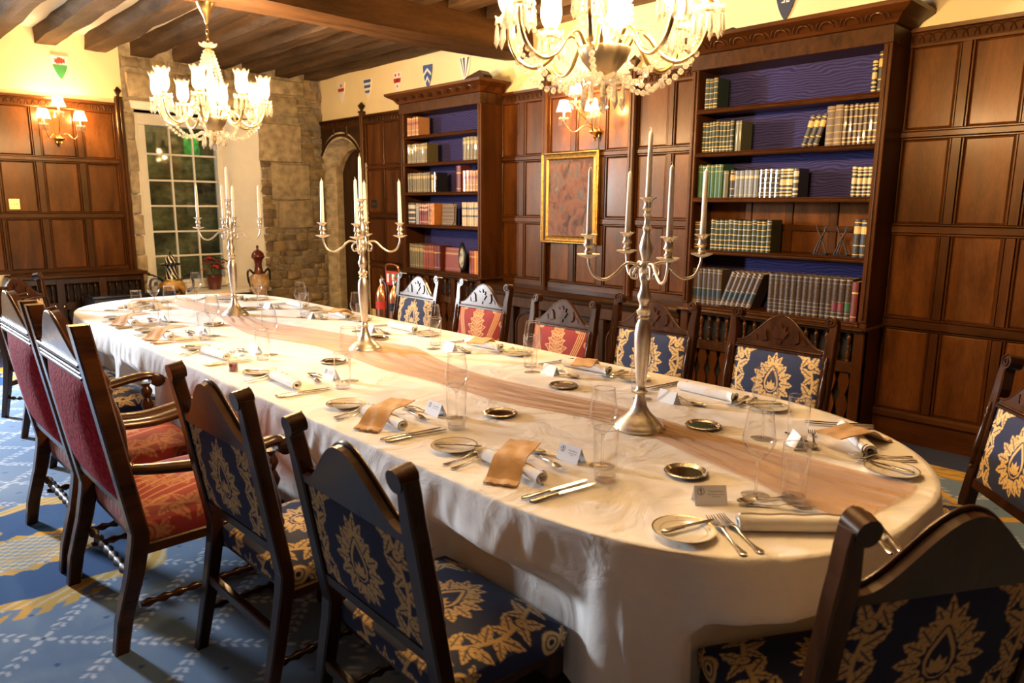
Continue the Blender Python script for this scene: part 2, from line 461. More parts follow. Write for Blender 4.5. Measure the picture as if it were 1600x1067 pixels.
rough_beam(-5.72, -5.30, -3.25, YW, 3.05, ZC+.02, None, 'y', 91).build('beam', MATS['beam_y'], ceil)

# ---- planes to place wainscot on: u along the wall, d out of it, z up
def on_right(u, d, z): return (u, YW-d, z)
def on_back(u, d, z): return (XB+d, u, z)
def ext_profile(prof, h0, h1, vertical, fn):
    """prof: list of (across, depth); extruded from h0 to h1 along z (vertical) or u"""
    m = MB(); n = len(prof)
    g = (lambda a, d, h: fn(a, d, h)) if vertical else (lambda a, d, h: fn(h, d, a))
    m.add([g(a, d, h0) for a, d in prof]+[g(a, d, h1) for a, d in prof],
          [tuple(range(n)), tuple(range(2*n-1, n-1, -1))]+[(k, (k+1) % n, n+(k+1) % n, n+k) for k in range(n)])
    return m
def stile_prof(a0, a1, th=.024, bead=True):
    w = a1-a0
    if not bead or w < .05: return [(a0, -.005), (a0, th-.004), (a0+.004, th), (a1-.004, th), (a1, th-.004), (a1, -.005)]
    return [(a0, -.005), (a0, .010), (a0+.005, .016), (a0+.012, .016), (a0+.016, .008), (a0+.020, th), (a1-.020, th), (a1-.016, .008), (a1-.012, .016), (a1-.005, .016), (a1, .010), (a1, -.005)]
def panel(u0, u1, z0, z1, fn, parent, mat='oak_panel'):
    m = MB(); e = .012
    m.add([fn(u0, 0, z0), fn(u1, 0, z0), fn(u1, 0, z1), fn(u0, 0, z1), fn(u0+e, .007, z0+e), fn(u1-e, .007, z0+e), fn(u1-e, .007, z1-e), fn(u0+e, .007, z1-e)],
          [(4, 5, 6, 7), (0, 1, 5, 4), (1, 2, 6, 5), (2, 3, 7, 6), (3, 0, 4, 7)])
    m.build('panel', MATS[mat], parent)
def wainscot(cols, rows, fn, parent, railmat, u0, u1, rails):
    for z0, z1 in rows:
        for a, c in cols: panel(a, c, z0, z1, fn, parent)
        edges = [u0]+[x for ac in cols for x in ac]+[u1]
        for k in range(0, len(edges), 2):
            if edges[k+1]-edges[k] > .01: ext_profile(stile_prof(edges[k], edges[k+1]), z0, z1, True, fn).build('stile', MATS['oak'], parent)
    for z0, z1 in rails: ext_profile(stile_prof(z0, z1, .026), u0, u1, False, fn).build('rail', MATS[railmat], parent)
def crown(u0, u1, fn, parent, mat, n=None):
    """carved crown board of interlaced arches with a top fillet"""
    ext_profile([(2.62, 0), (2.62, .030), (2.635, .034), (2.705, .030), (2.712, .05), (2.735, .055), (2.735, 0)], u0, u1, False, fn).build('crown_board', MATS[mat], parent)
    m = MB(); k = 0; st = .062; u = u0+.04
    while u < u1-.04:
        pts = [fn(u+.046*math.cos(q), .036, 2.645+.052*math.sin(q)) for q in [PI*i/8 for i in range(9)]]
        m.tube(pts, .0042, 4)
        u += st
    o = m.build('carved_arcade', MATS['oak_carved'], parent); o['kind'] = 'stuff'

# ---- right wall (with the bookcases)
m = MB(); m.box(-8.42, 2.7, YW, YW+.5, 0, ZC); m.box(-9.98, -9.50, YW, YW+.5, 0, ZC)
ax0, ax1 = -9.50, -8.42
def arch_z(x, x0=ax0, x1=ax1, zs=2.14, za=2.48):
    t = abs((x-(x0+x1)/2)/((x1-x0)/2)); return zs+(za-zs)*(1-t**2.2)**.75 if t < 1 else zs
AX = [lerp(ax0, ax1, i/24) for i in range(25)]
m.prism([(x, arch_z(x)) for x in AX]+[(ax1, ZC), (ax0, ZC)], YW, YW+.5)
wall_right = struct(m.build('wall_right', MATS['plaster']))
RAILS = [(2.04, 2.11), (1.42, 1.50), (.78, .87)]; ROWS = [(2.11, 2.62), (1.50, 2.04), (.87, 1.42)]
cols = []; x = -1.80
for k in range(12): cols.append((x+.0, x+.27)); x += .36
wainscot(cols, ROWS+[(.22, .78)], on_right, wall_right, 'oak_rail', -1.88, 2.6, RAILS)
ext_profile([(0, 0), (0, .03), (.15, .03), (.17, .045), (.20, .04), (.215, .028), (.22, 0)], -1.88, 2.6, False, on_right).build('skirting', MATS['oak_rail'], wall_right)
crown(-1.88, 2.6, on_right, wall_right, 'oak_rail')
wainscot([(-5.72, -5.48), (-5.38, -5.13), (-5.04, -4.77), (-4.68, -4.42), (-4.32, -4.07), (-3.98, -3.68), (-3.60, -3.30)], ROWS, on_right, wall_right, 'oak_rail', -5.78, -3.2, RAILS)
crown(-5.78, -3.2, on_right, wall_right, 'oak_rail')
wainscot([(-8.32, -8.01), (-7.93, -7.62), (-7.54, -7.23)], ROWS+[(.22, .78)], on_right, wall_right, 'oak_rail', -8.36, -7.1, RAILS)
crown(-9.5, -7.05, on_right, wall_right, 'oak_rail')
def post(u, fn, parent, top=2.77, w=.075):
    ext_profile([(u-w/2, 0), (u-w/2, .05), (u-w/2+.012, .062), (u-.008, .062), (u, .054), (u+.008, .062), (u+w/2-.012, .062), (u+w/2, .05), (u+w/2, 0)], 0.0, top, True, fn).build('post', MATS['oak'], parent)
    cx, cy_, _ = fn(u, .035, 0)
    m = MB(); m.lathe([(.052, 0), (.052, .018), (.02, .022), (.018, .04), (.05, .085), (.0001, .135)], 4, (cx, cy_, top), a0=PI/4 if fn is on_right else PI/4)
    m.build('finial', MATS['dark_oak'], parent)
post(-8.385, on_right, wall_right); post(-5.085, on_right, wall_right); post(-4.025, on_right, wall_right, 2.75)
# wooden spandrel over the arch
m = MB(); sx1 = -8.43
m.prism([(x, arch_z(x)+.02) for x in [lerp(ax0, sx1, i/24) for i in range(25)]]+[(sx1, 2.63), (ax0, 2.63)], YW-.028, YW-.004)
m.build('spandrel', MATS['dark_oak_x'], wall_right)
m = MB(); pts = [(x, YW-.03, arch_z(x)+.045) for x in AX[1:-1]]
m.tube(pts, .022, 6); m.build('arch_moulding', MATS['dark_oak_x'], wall_right)
for a in (-9.12, -8.78):
    ext_profile(stile_prof(a-.03, a+.03), 2.54 if a < -9 else 2.5, 2.63, True, lambda u, d, z: (u, YW-.028-d, z)).build('stile', MATS['dark_oak'], wall_right)

# ---- stones
def stone_mat(name, cols, bmp=.7):
    m, nt, bs = mat_new(name)
    oi = N(nt, 'ShaderNodeObjectInfo'); tc = N(nt, 'ShaderNodeTexCoord')
    nz = N(nt, 'ShaderNodeTexNoise'); nz.inputs['Scale'].default_value = 11; nz.inputs['Detail'].default_value = 8
    nt.links.new(tc.outputs['Object'], nz.inputs[0])
    c = ramp(nt, oi.outputs['Random'], [(i/(len(cols)-1), k) for i, k in enumerate(cols)])
    mr = N(nt, 'ShaderNodeMapRange'); mr.inputs[1].default_value = .3; mr.inputs[2].default_value = .7; mr.inputs[3].default_value = .6; mr.inputs[4].default_value = 1.3
    nt.links.new(nz.outputs[0], mr.inputs[0])
    mm = N(nt, 'ShaderNodeVectorMath', operation='SCALE'); nt.links.new(c, mm.inputs[0]); nt.links.new(mr.outputs[0], mm.inputs['Scale'])
    nt.links.new(mm.outputs[0], bs.inputs['Base Color']); bs.inputs['Roughness'].default_value = .92
    bump(nt, bs, nz.outputs[0], bmp, .02); MATS[name] = m
stone_mat('rubble', [(.22, .15, .07), (.27, .21, .13), (.17, .12, .07), (.32, .22, .10), (.22, .18, .14), (.28, .19, .08)])
stone_mat('jamb', [(.50, .41, .26), (.56, .46, .30)], .2)
stone_mat('ashlar', [(.38, .29, .16), (.44, .34, .20), (.36, .27, .15)], .3)
RS = random.Random(5)
def stone(u0, u1, z0, z1, d, fn, parent, mat, name='stone', jit=.012):
    j = lambda: RS.uniform(-jit, jit)
    cs = [(u0+j(), z0+j()), ((u0+u1)/2+j(), z0+j()), (u1+j(), z0+j()), (u1+j(), (z0+z1)/2+j()), (u1+j(), z1+j()), ((u0+u1)/2+j(), z1+j()), (u0+j(), z1+j()), (u0+j(), (z0+z1)/2+j())]
    cu, cz = (u0+u1)/2, (z0+z1)/2; e = .010
    fr = [(u+(e if u < cu else -e), z+(e if z < cz else -e)) for u, z in cs]
    m = MB(); m.add([fn(u, -.005, z) for u, z in cs]+[fn(u, d*.7, z) for u, z in cs]+[fn(u, d*RS.uniform(.9, 1.1), z) for u, z in fr]+[fn(cu, d*1.12, cz)],
        [(k, (k+1) % 8, 8+(k+1) % 8, 8+k) for k in range(8)]+[(8+k, 8+(k+1) % 8, 16+(k+1) % 8, 16+k) for k in range(8)]+[(16+k, 16+(k+1) % 8, 24) for k in range(8)])
    m.build(name, MATS[mat], parent, True, 50)
# ---- back wall
m = MB()
m.box(XB-.5, XB, 4.36, YW+.02, 0, ZC)                     # stone pier
m.box(XB-.5, XB, 2.78, 4.36, 2.70, ZC)                    # over the window
m.box(XB-.5, XB, 2.78, 4.36, 0, .46)                      # under it
m.box(XB-.5, XB, 1.40, 2.78, 0, ZC)
wall_back = struct(m.build('wall_back', MATS['mortar']))
m = MB(); m.box(XB, XB+.02, -.15, 2.75, 2.70, ZC); m.box(XB, XB+.02, -.15, 1.10, 0, 2.72); m.box(XB, XB+.02, 1.10, 1.46, 0, .83)
m.box(XB, XB+.02, -3.3, -.85, 0, ZC); m.box(XB, XB+.02, -.85, -.15, 2.6, ZC); m.box(XB, XB+.02, -.85, -.15, 0, 1.4)
m.build('plaster_face', MATS['plaster'], wall_back)
wainscot([(1.17, 1.43), (1.49, 1.80), (1.90, 2.22), (2.32, 2.63)], ROWS, on_back, wall_back, 'oak_rail_y', 1.1, 2.68, RAILS[:2]+[(.83, .87)])
crown(1.1, 2.68, on_back, wall_back, 'oak_rail_y')
post(2.70, on_back, wall_back, 2.79, .085)
big = [(4.36, 4.98, 2.16, 2.66), (4.52, 5.08, 1.66, 2.15), (4.60, 5.12, 1.27, 1.65), (4.30, 4.95, 2.76, 3.02), (4.55, 5.05, 3.04, 3.24), (2.80, 3.35, 2.82, 3.10), (3.37, 3.85, 2.80, 3.02), (3.87, 4.28, 2.80, 3.06)]
def clear(u0, u1, z0, z1):
    return all(u1 < a+.015 or u0 > c-.015 or z1 < p+.015 or z0 > q-.015 for a, c, p, q in big)
z = .02
while z < 3.26:
    h = RS.uniform(.07, .15); u = 2.76 if z > 2.70 else 4.37
    while u < 5.30:
        wd = RS.uniform(.09, .26)
        wd = min(wd, 5.32-u)
        # cut at dressed blocks
        for a, c, p, q in big:
            if z+h > p+.03 and z < q-.03 and u < a and u+wd > a: wd = max(.03, a-u)
        inside = [c for a, c, p, q in big if z+h > p+.03 and z < q-.03 and a-.02 <= u < c-.01]
        if inside: u = max(inside); continue
        if wd > .045: stone(u+.006, u+wd-.006, z+.006, min(z+h-.006, 3.27), RS.uniform(.012, .035), on_back, wall_back, 'rubble')
        u += wd
    z += h
for a, c, p, q in big: stone(a+.006, c-.006, p+.006, q-.006, .045, on_back, wall_back, 'ashlar', 'dressed_stone', .008)
# strip of stones left of the window
z = .05
while z < 2.75:
    h = RS.uniform(.2, .42); stone(2.755, 2.86, z, min(z+h-.012, 2.78), .03, on_back, wall_back, 'ashlar'); z += h
m = MB().cbox(XB-.3, XB+.035, 2.82, 4.36, 2.69, 2.79, .01); m.build('lintel', MATS['white_paint'], wall_back)

# ---- sash window with splayed white reveal
XW = -9.93
win = struct(link('window_1', None)); 
def wb(name, x0, x1, y0, y1, z0, z1, parent=None, mat='white_paint', bv=.005): return MB().cbox(x0, x1, y0, y1, z0, z1, bv).build(name, MATS[mat], parent or win)
wb('frame_side', XW-.06, XW+.10, 2.93, 3.00, .52, 2.70); wb('frame_side', XW-.06, XW+.05, 3.00, 3.10, .55, 2.66)
wb('frame_side', XW-.06, XW+.06, 3.97, 4.05, .52, 2.70); wb('frame_top', XW-.06, XW+.08, 2.95, 4.05, 2.56, 2.69)
wb('frame_bottom', XW-.06, XW+.05, 3.05, 4.0, .50, .61)
zs = [.61, .93, 1.245, 1.57, 1.89, 2.215, 2.56]; ys = [3.10, 3.395, 3.68, 3.97]
for zz in zs[1:-1]: wb('glazing_bar', XW-.02, XW+.02, 3.10, 3.97, zz-.012, zz+.012, bv=.004)
for yy in ys[1:-1]: wb('glazing_bar', XW-.018, XW+.018, yy-.012, yy+.012, .61, 2.56, bv=.004)
for i in range(6):
    for k in range(3):
        MB().box(XW-.003, XW+.001, ys[k]+.01, ys[k+1]-.01, zs[i]+.01, zs[i+1]-.01).build('pane', MATS['window_glass'], win)
m = MB(); m.add([(XW, 4.02, .46), (XB+.02, 4.37, .46), (XB+.02, 4.37, 2.71), (XW, 4.02, 2.71), (XW-.02, 4.09, .46), (XB-.0, 4.44, .46), (XB, 4.44, 2.71), (XW-.02, 4.09, 2.71)],
   [(0, 1, 2, 3), (5, 4, 7, 6), (0, 3, 7, 4), (1, 5, 6, 2), (3, 2, 6, 7), (0, 4, 5, 1)]); m.build('shutter_reveal', MATS['white_paint'], win)
m = MB(); m.add([(XW, 2.95, .46), (XB, 2.80, .46), (XB, 2.80, 2.71), (XW, 2.95, 2.71)], [(0, 1, 2, 3)]); m.build('reveal', MATS['white_paint'], win)
wb('sill', XW, XB+.10, 2.80, 4.40, .44, .485); wb('soffit', XW, XB, 2.82, 4.40, 2.69, 2.71)
# yard wall seen through the panes
def yard_mat():
    m, nt, bs = mat_new('yard_stone'); tc = N(nt, 'ShaderNodeTexCoord'); nz = N(nt, 'ShaderNodeTexNoise'); nz.inputs['Scale'].default_value = 2.6; nz.inputs['Detail'].default_value = 9; nz.inputs['Roughness'].default_value = .65
    mp = N(nt, 'ShaderNodeMapping'); mp.inputs['Scale'].default_value = (1, .8, 1.3)
    nt.links.new(tc.outputs['Object'], mp.inputs[0]); nt.links.new(mp.outputs[0], nz.inputs[0])
    nt.links.new(ramp(nt, nz.outputs[0], [(.32, (.03, .025, .01)), (.5, (.22, .18, .06)), (.68, (.55, .46, .16))]), bs.inputs['Base Color']); bs.inputs['Roughness'].default_value = .95
    bump(nt, bs, nz.outputs[0], 1.0, .05); MATS['yard_stone'] = m
yard_mat()
m = MB(); m.box(-12.2, -12.0, 2.2, 6.4, -.2, 2.36); m.box(-12.2, -12.0, 2.2, 6.4, 2.68, 4.2)
for a, c in ((2.2, 3.86), (3.92, 4.06), (4.12, 4.32), (4.62, 6.4)): m.box(-12.2, -12.0, a, c, 2.36, 2.68)
m.box(-12.03, -11.97, 2.2, 6.4, 2.0, 2.05)
yw = struct(m.build('wall_yard', MATS['yard_stone']))
plain('foliage', (.10, .42, .08), .8, noise=.5, nscale=12)
tag(MB().cbox(-12.9, -12.6, 3.2, 5.4, 0.0, 3.2, .05).build('hedge', MATS['foliage']), 'bright green hedge glimpsed through slits in the yard wall outside the window', 'hedge')
tg = area('hedge_fill_lamp', (-12.30, 4.2, 3.4), (-12.6, 4.2, 2.5), 1.2, .2, 22.0, (.9, 1, .85))  # added lamp that brightens the hedge behind the slits
# invented window further left in the back wall, around the cool side lamp
win2 = struct(link('added_window', None))
for a, c, p, q in ((-.87, -.79, 1.38, 2.62), (-.21, -.13, 1.38, 2.62), (-.79, -.21, 2.54, 2.62), (-.79, -.21, 1.38, 1.46)):
    wb('frame', XB-.06, XB+.05, a, c, p, q, win2)
# ---- arched door in its stone reveal
door = struct(link('door_1', None))
def splay(x, t): return lerp(x, lerp(-9.40, -8.50, (x-ax0)/(ax1-ax0)), t)
def jamb(u0, u1, side):
    pass
NS = 9
zs_ = [0, .34, .62, .98, 1.26, 1.62, 1.88, 2.14]
for sx, x in ((-1, ax0), (1, ax1)):
    for i in range(len(zs_)-1):
        x0 = x; m = MB(); a, c = zs_[i]+.003, zs_[i+1]-.003
        for (ya, yb, xa, xb_) in ((YW-.03, YW+.20, x, splay(x, .2)),):
            o = .10*sx
            m.add([(xa, ya, a), (xb_, yb, a), (xb_+o, yb, a), (xa+o, ya, a), (xa, ya, c), (xb_, yb, c), (xb_+o, yb, c), (xa+o, ya, c)], [(0, 1, 5, 4), (1, 2, 6, 5), (2, 3, 7, 6), (3, 0, 4, 7), (4, 5, 6, 7), (0, 3, 2, 1)])
        m.build('jamb_stone', MATS['jamb'], door)
for k in range(0, 24, 3):
    xs = AX[k:k+4]
    m = MB(); P = []
    for t, y in ((0, YW-.03), (1, YW+.20)):
        P.append([(splay(x, t*.2), y, arch_z(x)-.03*t-.002) for x in xs])
    up = [[(x, y, z+.09) for x, y, z in r] for r in P]
    m.grid([P[0], P[1], up[1], up[0], P[0]]); m.build('voussoir', MATS['jamb'], door)
# narrower inner arch framing the door leaf
m = MB(); ix0, ix1 = -9.42, -8.50
inner = [(x, arch_z(x, ix0, ix1, 2.04, 2.36)) for x in [lerp(ix0, ix1, i/16) for i in range(17)]]
m.prism([(ix0, 0)]+inner+[(ix1, 0), (-8.40, 0), (-8.40, 2.5), (-9.50, 2.5), (-9.50, 0)], YW+.20, YW+.30)
m.build('inner_arch', MATS['ashlar'], door)
for k in range(5):
    a, c = lerp(ix0, ix1, k/5)+.003, lerp(ix0, ix1, (k+1)/5)-.003
    m = MB(); m.prism([(a, 0), (a, arch_z(a, ix0, ix1, 2.04, 2.36)), ((a+c)/2, arch_z((a+c)/2, ix0, ix1, 2.04, 2.36)), (c, arch_z(c, ix0, ix1, 2.04, 2.36)), (c, 0)], YW+.27, YW+.32)
    m.build('plank', MATS['dark_oak'], door)
MB().box(-9.6, -8.3, YW+.33, YW+.38, 0, 2.6).build('backing', MATS['carcass_dark'], door)
# ---- the walls behind and beside the camera
struct(MB().box(-9.9, 2.7, -3.4, -3.3, 0, ZC).build('wall_left', MATS['dark_oak']))
struct(MB().box(-9.4, 2.6, -3.3, -3.26, 0, 2.7).build('trim_1', MATS['oak_panel']))
struct(MB().box(2.6, 2.7, -3.4, 5.9, 0, ZC).build('wall_front', MATS['dark_oak']))
struct(MB().box(2.56, 2.6, -3.3, 5.3, 0, 2.7).build('trim_2', MATS['oak_panel']))
# ================================================================== BOOKCASES
def moire():
    m, nt, bs = mat_new('moire_blue'); tc = N(nt, 'ShaderNodeTexCoord'); wv = N(nt, 'ShaderNodeTexWave', wave_type='BANDS', bands_direction='Z')
    mp = N(nt, 'ShaderNodeMapping'); mp.inputs['Scale'].default_value = (.45, 1, 1)
    wv.inputs['Scale'].default_value = 16; wv.inputs['Distortion'].default_value = 16; wv.inputs['Detail'].default_value = 2.5; wv.inputs['Detail Scale'].default_value = .5
    nt.links.new(tc.outputs['Object'], mp.inputs[0]); nt.links.new(mp.outputs[0], wv.inputs[0])
    nt.links.new(ramp(nt, wv.outputs[0], [(.1, (.022, .019, .070)), (.9, (.048, .041, .128))]), bs.inputs['Base Color'])
    bs.inputs['Roughness'].default_value = .75; bs.inputs['Specular IOR Level'].default_value = .1; MATS['moire_blue'] = m
moire()
def baluster(h, r, n=10):
    return [(r*.75, 0), (r*.75, h*.06), (r*.5, h*.08), (r*.9, h*.14), (r, h*.22), (r*.62, h*.36), (r*.45, h*.46), (r*.7, h*.5), (r*.45, h*.54), (r*.55, h*.62), (r*1.0, h*.78), (r*.9, h*.86), (r*.5, h*.92), (r*.75, h*.94), (r*.75, h)]
BAL = MB().lathe(baluster(.20, .017), 10).mesh('baluster', MATS['oak'], True, 50)
BAL_D = MB().lathe(baluster(.20, .017), 10).mesh('baluster_dark', MATS['dark_oak'], True, 50)
def rope(p0, p1, r, mat, parent, name='rope_moulding'):
    p0, p1 = Vector(p0), Vector(p1); L = (p1-p0).length; n = max(8, int(L/.02)); pts = []; rs = []
    for i in range(2*n+1): pts.append(p0.lerp(p1, i/(2*n))); rs.append(r*(1.0 if i % 2 else .55))
    return MB().tube(pts, rs, 6).build(name, MATS[mat], parent, True, 80)
def fretwork(u0, u1, z0, z1, y0, y1, mat, parent):
    """pierced panel: shaped flat balusters side by side"""
    n = max(2, round((u1-u0)/.1)); st = (u1-u0)/n
    prof = [(.30, 0), (.36, .08), (.22, .16), (.40, .30), (.46, .42), (.30, .52), (.18, .60), (.34, .72), (.44, .84), (.34, .93), (.30, 1)]
    for k in range(n):
        c = u0+(k+.5)*st; H = z1-z0
        m = MB(); m.prism([(c-st*.5*a*2*.95, z0+H*t) for a, t in prof]+[(c+st*.5*a*2*.95, z0+H*t) for a, t in prof[::-1]], y0, y1)
        m.build('fret_slat', MATS[mat], parent)
def bookcase(name, label, x0, x1, shelves, oakback=None):
    t = thing(name, label, 'bookcase', ((x0+x1)/2, 5.15, 0)); c = (x0+x1)/2
    L = lambda m: m.xf(lambda x, y, z: (x-c, y-5.15, z))
    def P(nm, m, mat, smooth=False): return L(m).build(nm, MATS[mat], t, smooth)
    yf, yb = 5.0, 5.30; s = .055
    for a, d in ((x0, x0+s), (x1-s, x1)):
        P('side', MB().cbox(a, d, yf+.012, yb, 0, 2.72, .004), 'oak')
        P('pilaster', MB().cbox(a, d, yf, yf+.014, .84, 2.62, .004), 'oak')
        o = rope(((a+d)/2-c, yf-.004-5.15, .86), ((a+d)/2-c, yf-.004-5.15, 2.61), .008, 'oak_carved', t)
    P('frieze', MB().cbox(x0-.005, x1+.005, yf-.012, yb, 2.615, 2.725, .004), 'oak_carved')
    # cornice : cavetto swept round three sides
    m = MB(); prof = [(0, 2.725), (.02, 2.73), (.03, 2.745), (.055, 2.775), (.10, 2.80), (.125, 2.815), (.128, 2.84), (.10, 2.845), (0, 2.847)]
    rows = []
    for d, z in prof: rows.append([(x0-d, yb, z), (x0-d, yf-d, z), (x1+d, yf-d, z), (x1+d, yb, z)])
    m.grid(rows); m.f.append(tuple((len(prof)-1)*4+k for k in range(4)))
    P('cornice', m, 'oak_rail')
    # nulled carving on the cornice: overlapping half-moon scales
    n = 9
    for k in range(n):
        u = lerp(x0+.09, x1-.09, k/(n-1)); w_ = (x1-x0)/n*.46
        pts = [(u+w_*math.cos(a), yf-.040-.052*math.sin(a), 2.752+.055*math.sin(a)) for a in [PI*i/8 for i in range(9)]]
        m = MB().tube(pts, .006, 4); pts = [(u+w_*.6*math.cos(a), yf-.042-.036*math.sin(a), 2.752+.038*math.sin(a)) for a in [PI*i/8 for i in range(9)]]
        m.tube(pts, .005, 4); P('lunette', m, 'oak_carved')
    tops = [2.615]+shelves
    for i, z in enumerate(shelves):
        P('shelf', MB().cbox(x0+s, x1-s, yf+.02, yb, z-.026, z, .003), 'oak_rail')
        m = ext_profile([(z-.034, 0), (z-.034, .012), (z-.026, .020), (z-.014, .014), (z-.006, .022), (z, .016), (z, 0)], x0+s, x1-s, False, lambda u, d, zz: (u, yf+.02-d, zz))
        P('shelf_edge', m, 'oak_rail')
        L_ = lambda x: (x-c, yf+.0-5.15, z-.020)
        rope((x0+s+.05-c, yf+.003-5.15, z-.020), (x1-s-.02-c, yf+.003-5.15, z-.020), .0055, 'oak_carved', t)
    for i in range(5):
        zt = tops[i]; zb = tops[i+1]
        if oakback == i:
            w3 = (x1-x0-2*s); 
            for k in range(4):
                a = x0+s+w3*k/4
                P('panel', MB().cbox(a+.03, a+w3/4-.03, yb-.022, yb-.01, zb, zt-.03, .004), 'oak_panel'); 
            for k in range(5):
                a = x0+s+w3*k/4; P('stile', MB().cbox(max(a-.03, x0+s), min(a+.03, x1-s), yb-.03, yb-.008, zb, zt-.03, .006), 'oak')
            P('rail', MB().cbox(x0+s, x1-s, yb-.032, yb-.008, zb+.155, zb+.20, .006), 'oak_rail')
        else:
            P('back_lining', MB().box(x0+s, x1-s, yb-.012, yb-.006, zb, zt-.026 if i else 2.70), 'moire_blue')
    # lower stage: ledge, spindle gallery, rail, pierced doors
    zl = shelves[-1]
    P('ledge', MB().cbox(x0-.02, x1+.02, yf-.045, yb, zl-.055, zl-.030, .008), 'oak_rail')
    rope((x0-c, yf-.047-5.15, zl-.043), (x1-c, yf-.047-5.15, zl-.043), .009, 'oak_carved', t)
    P('carcass', MB().box(x0+.01, x1-.01, yf+.08, yb, .06, zl-.055), 'carcass_dark')
    P('plinth', MB().cbox(x0, x1, yf-.005, yb, 0, .10, .006), 'oak_rail')
    zg = zl-.055-.20-.02
    P('gallery_rail', MB().cbox(x0, x1, yf-.005, yf+.06, zg-.075, zg, .005), 'oak_carved')
    P('gallery_rail', MB().cbox(x0, x1, yf-.002, yf+.05, zg+.20, zl-.055, .004), 'oak_rail')
    st = [x0, x0+(x1-x0)/3, x0+2*(x1-x0)/3, x1]
    for k, a in enumerate(st): P('stile', MB().cbox(min(max(a-.035, x0), x1-.07), min(max(a+.035, x0+.07), x1), yf-.008, yf+.055, .08, zl-.055, .005), 'oak')
    for k in range(3):
        a, d = st[k]+(.07 if k == 0 else .035), st[k+1]-(.07 if k == 2 else .035); nb = 5
        for q in range(nb):
            o = link('spindle', BAL, t, (lerp(a, d, (q+.5)/nb)-c, yf+.02-5.15, zg))
        fretwork(a-c, d-c, .10, zg-.075, yf+.012-5.15, yf+.03-5.15, 'oak', t)
    return t
SH_R = [2.329, 2.010, 1.671, 1.272, .837]; SH_L = [2.370, 2.067, 1.745, 1.383, .877]
bookcase('bookcase', 'tall carved oak bookcase right of the sconce, with blue moire back and encyclopaedias', -3.255, -1.815, SH_R, oakback=3)
bookcase('bookcase', 'tall carved oak bookcase beside the arched doorway, with olive and red books', -7.13, -5.72, SH_L)

# ---- low cupboard with arched panels between the bookcases
t = thing('low_cupboard', 'low dark oak cupboard with arched panels under the painting', 'cupboard', (-4.5, 5.1, 0)); cx, cyy = -4.5, 5.1
def PC(nm, m, mat, smooth=False): return m.xf(lambda x, y, z: (x-cx, y-cyy, z)).build(nm, MATS[mat], t, smooth)
m = ext_profile([(.70, .0), (.70, .30), (.72, .315), (.745, .32), (.755, .345), (.775, .355), (.79, .33), (.80, .30), (.80, 0)], -5.68, -3.28, False, on_right); PC('ledge', m, 'dark_oak_x')
PC('carcass', MB().box(-5.66, -3.30, 5.06, 5.28, .06, .71), 'dark_oak')
PC('plinth', MB().cbox(-5.68, -3.28, 5.0, 5.28, 0, .10, .006), 'dark_oak_x')
PC('frieze_rail', MB().cbox(-5.68, -3.28, 5.01, 5.06, .60, .70, .006), 'oak_carved')
for k in range(7):
    a = lerp(-5.68, -3.34, k/6); PC('stile', MB().cbox(a, a+.06, 5.005, 5.06, .10, .60, .006), 'dark_oak')
for k in range(6):
    a, d = lerp(-5.68, -3.34, k/6)+.075, lerp(-5.68, -3.34, (k+1)/6)-.015
    pts = [(a, .12)]+[((a+d)/2-(d-a)/2*math.cos(PI*i/10), .40+.15*math.sin(PI*i/10)) for i in range(11)]+[(d, .12)]
    PC('arched_panel', MB().prism(pts, 5.035, 5.06), 'oak'); PC('arch_moulding', MB().tube([(x, 5.035, z) for x, z in pts], .012, 5), 'dark_oak')
# ---- spindle-fronted cupboard under the left panelling
t = thing('spindle_cupboard', 'dark oak cupboard with spindle doors against the panelled back wall', 'cupboard', (-9.3, 2.1, 0)); cx, cyy = -9.3, 2.1
x1 = -9.14
PC('top', MB().cbox(XB+.02, x1+.04, 1.40, 2.76, .785, .825, .010), 'oak_rail_y')
PC('carcass', MB().box(XB+.02, x1-.07, 1.44, 2.70, .06, .785), 'carcass_dark')
PC('plinth', MB().cbox(XB+.02, x1, 1.44, 2.72, 0, .10, .005), 'dark_oak')
yst = [1.44, 1.86, 2.28, 2.72]
for i, a in enumerate(yst): PC('stile', MB().cbox(x1-.05, x1, max(1.44, a-.04), min(2.72, a+.04), .10, .785, .005), 'dark_oak')
PC('rail', MB().cbox(x1-.045, x1-.004, 1.44, 2.72, .72, .785, .005), 'dark_oak'); PC('rail', MB().cbox(x1-.045, x1-.004, 1.44, 2.72, .43, .52, .005), 'dark_oak')
for i in range(3):
    a, d = yst[i]+.04, yst[i+1]-.04
    for q in range(5): link('spindle', BAL_D, t, (x1-.03-cx, lerp(a, d, (q+.5)/5)-cyy, .52))
    n = 3
    for q in range(n):
        c_ = lerp(a, d, (q+.5)/n); st_ = (d-a)/n*.46
        prof = [(.30, 0), (.36, .08), (.22, .16), (.40, .30), (.46, .42), (.30, .52), (.18, .60), (.34, .72), (.44, .84), (.34, .93), (.30, 1)]
        m = MB(); m.prism([(c_-st_*w_*2, .10+.33*h) for w_, h in prof]+[(c_+st_*w_*2, .10+.33*h) for w_, h in prof[::-1]], x1-.035, x1-.018, lambda y, z, d: (d, y, z)); PC('fret_slat', m, 'dark_oak')
    PC('knob', MB().lathe([(.006, 0), (.006, .012), (.014, .018), (.012, .028), (.0001, .032)], 10, (x1-.002, a-.025, .475), axis='x'), 'copper', True)

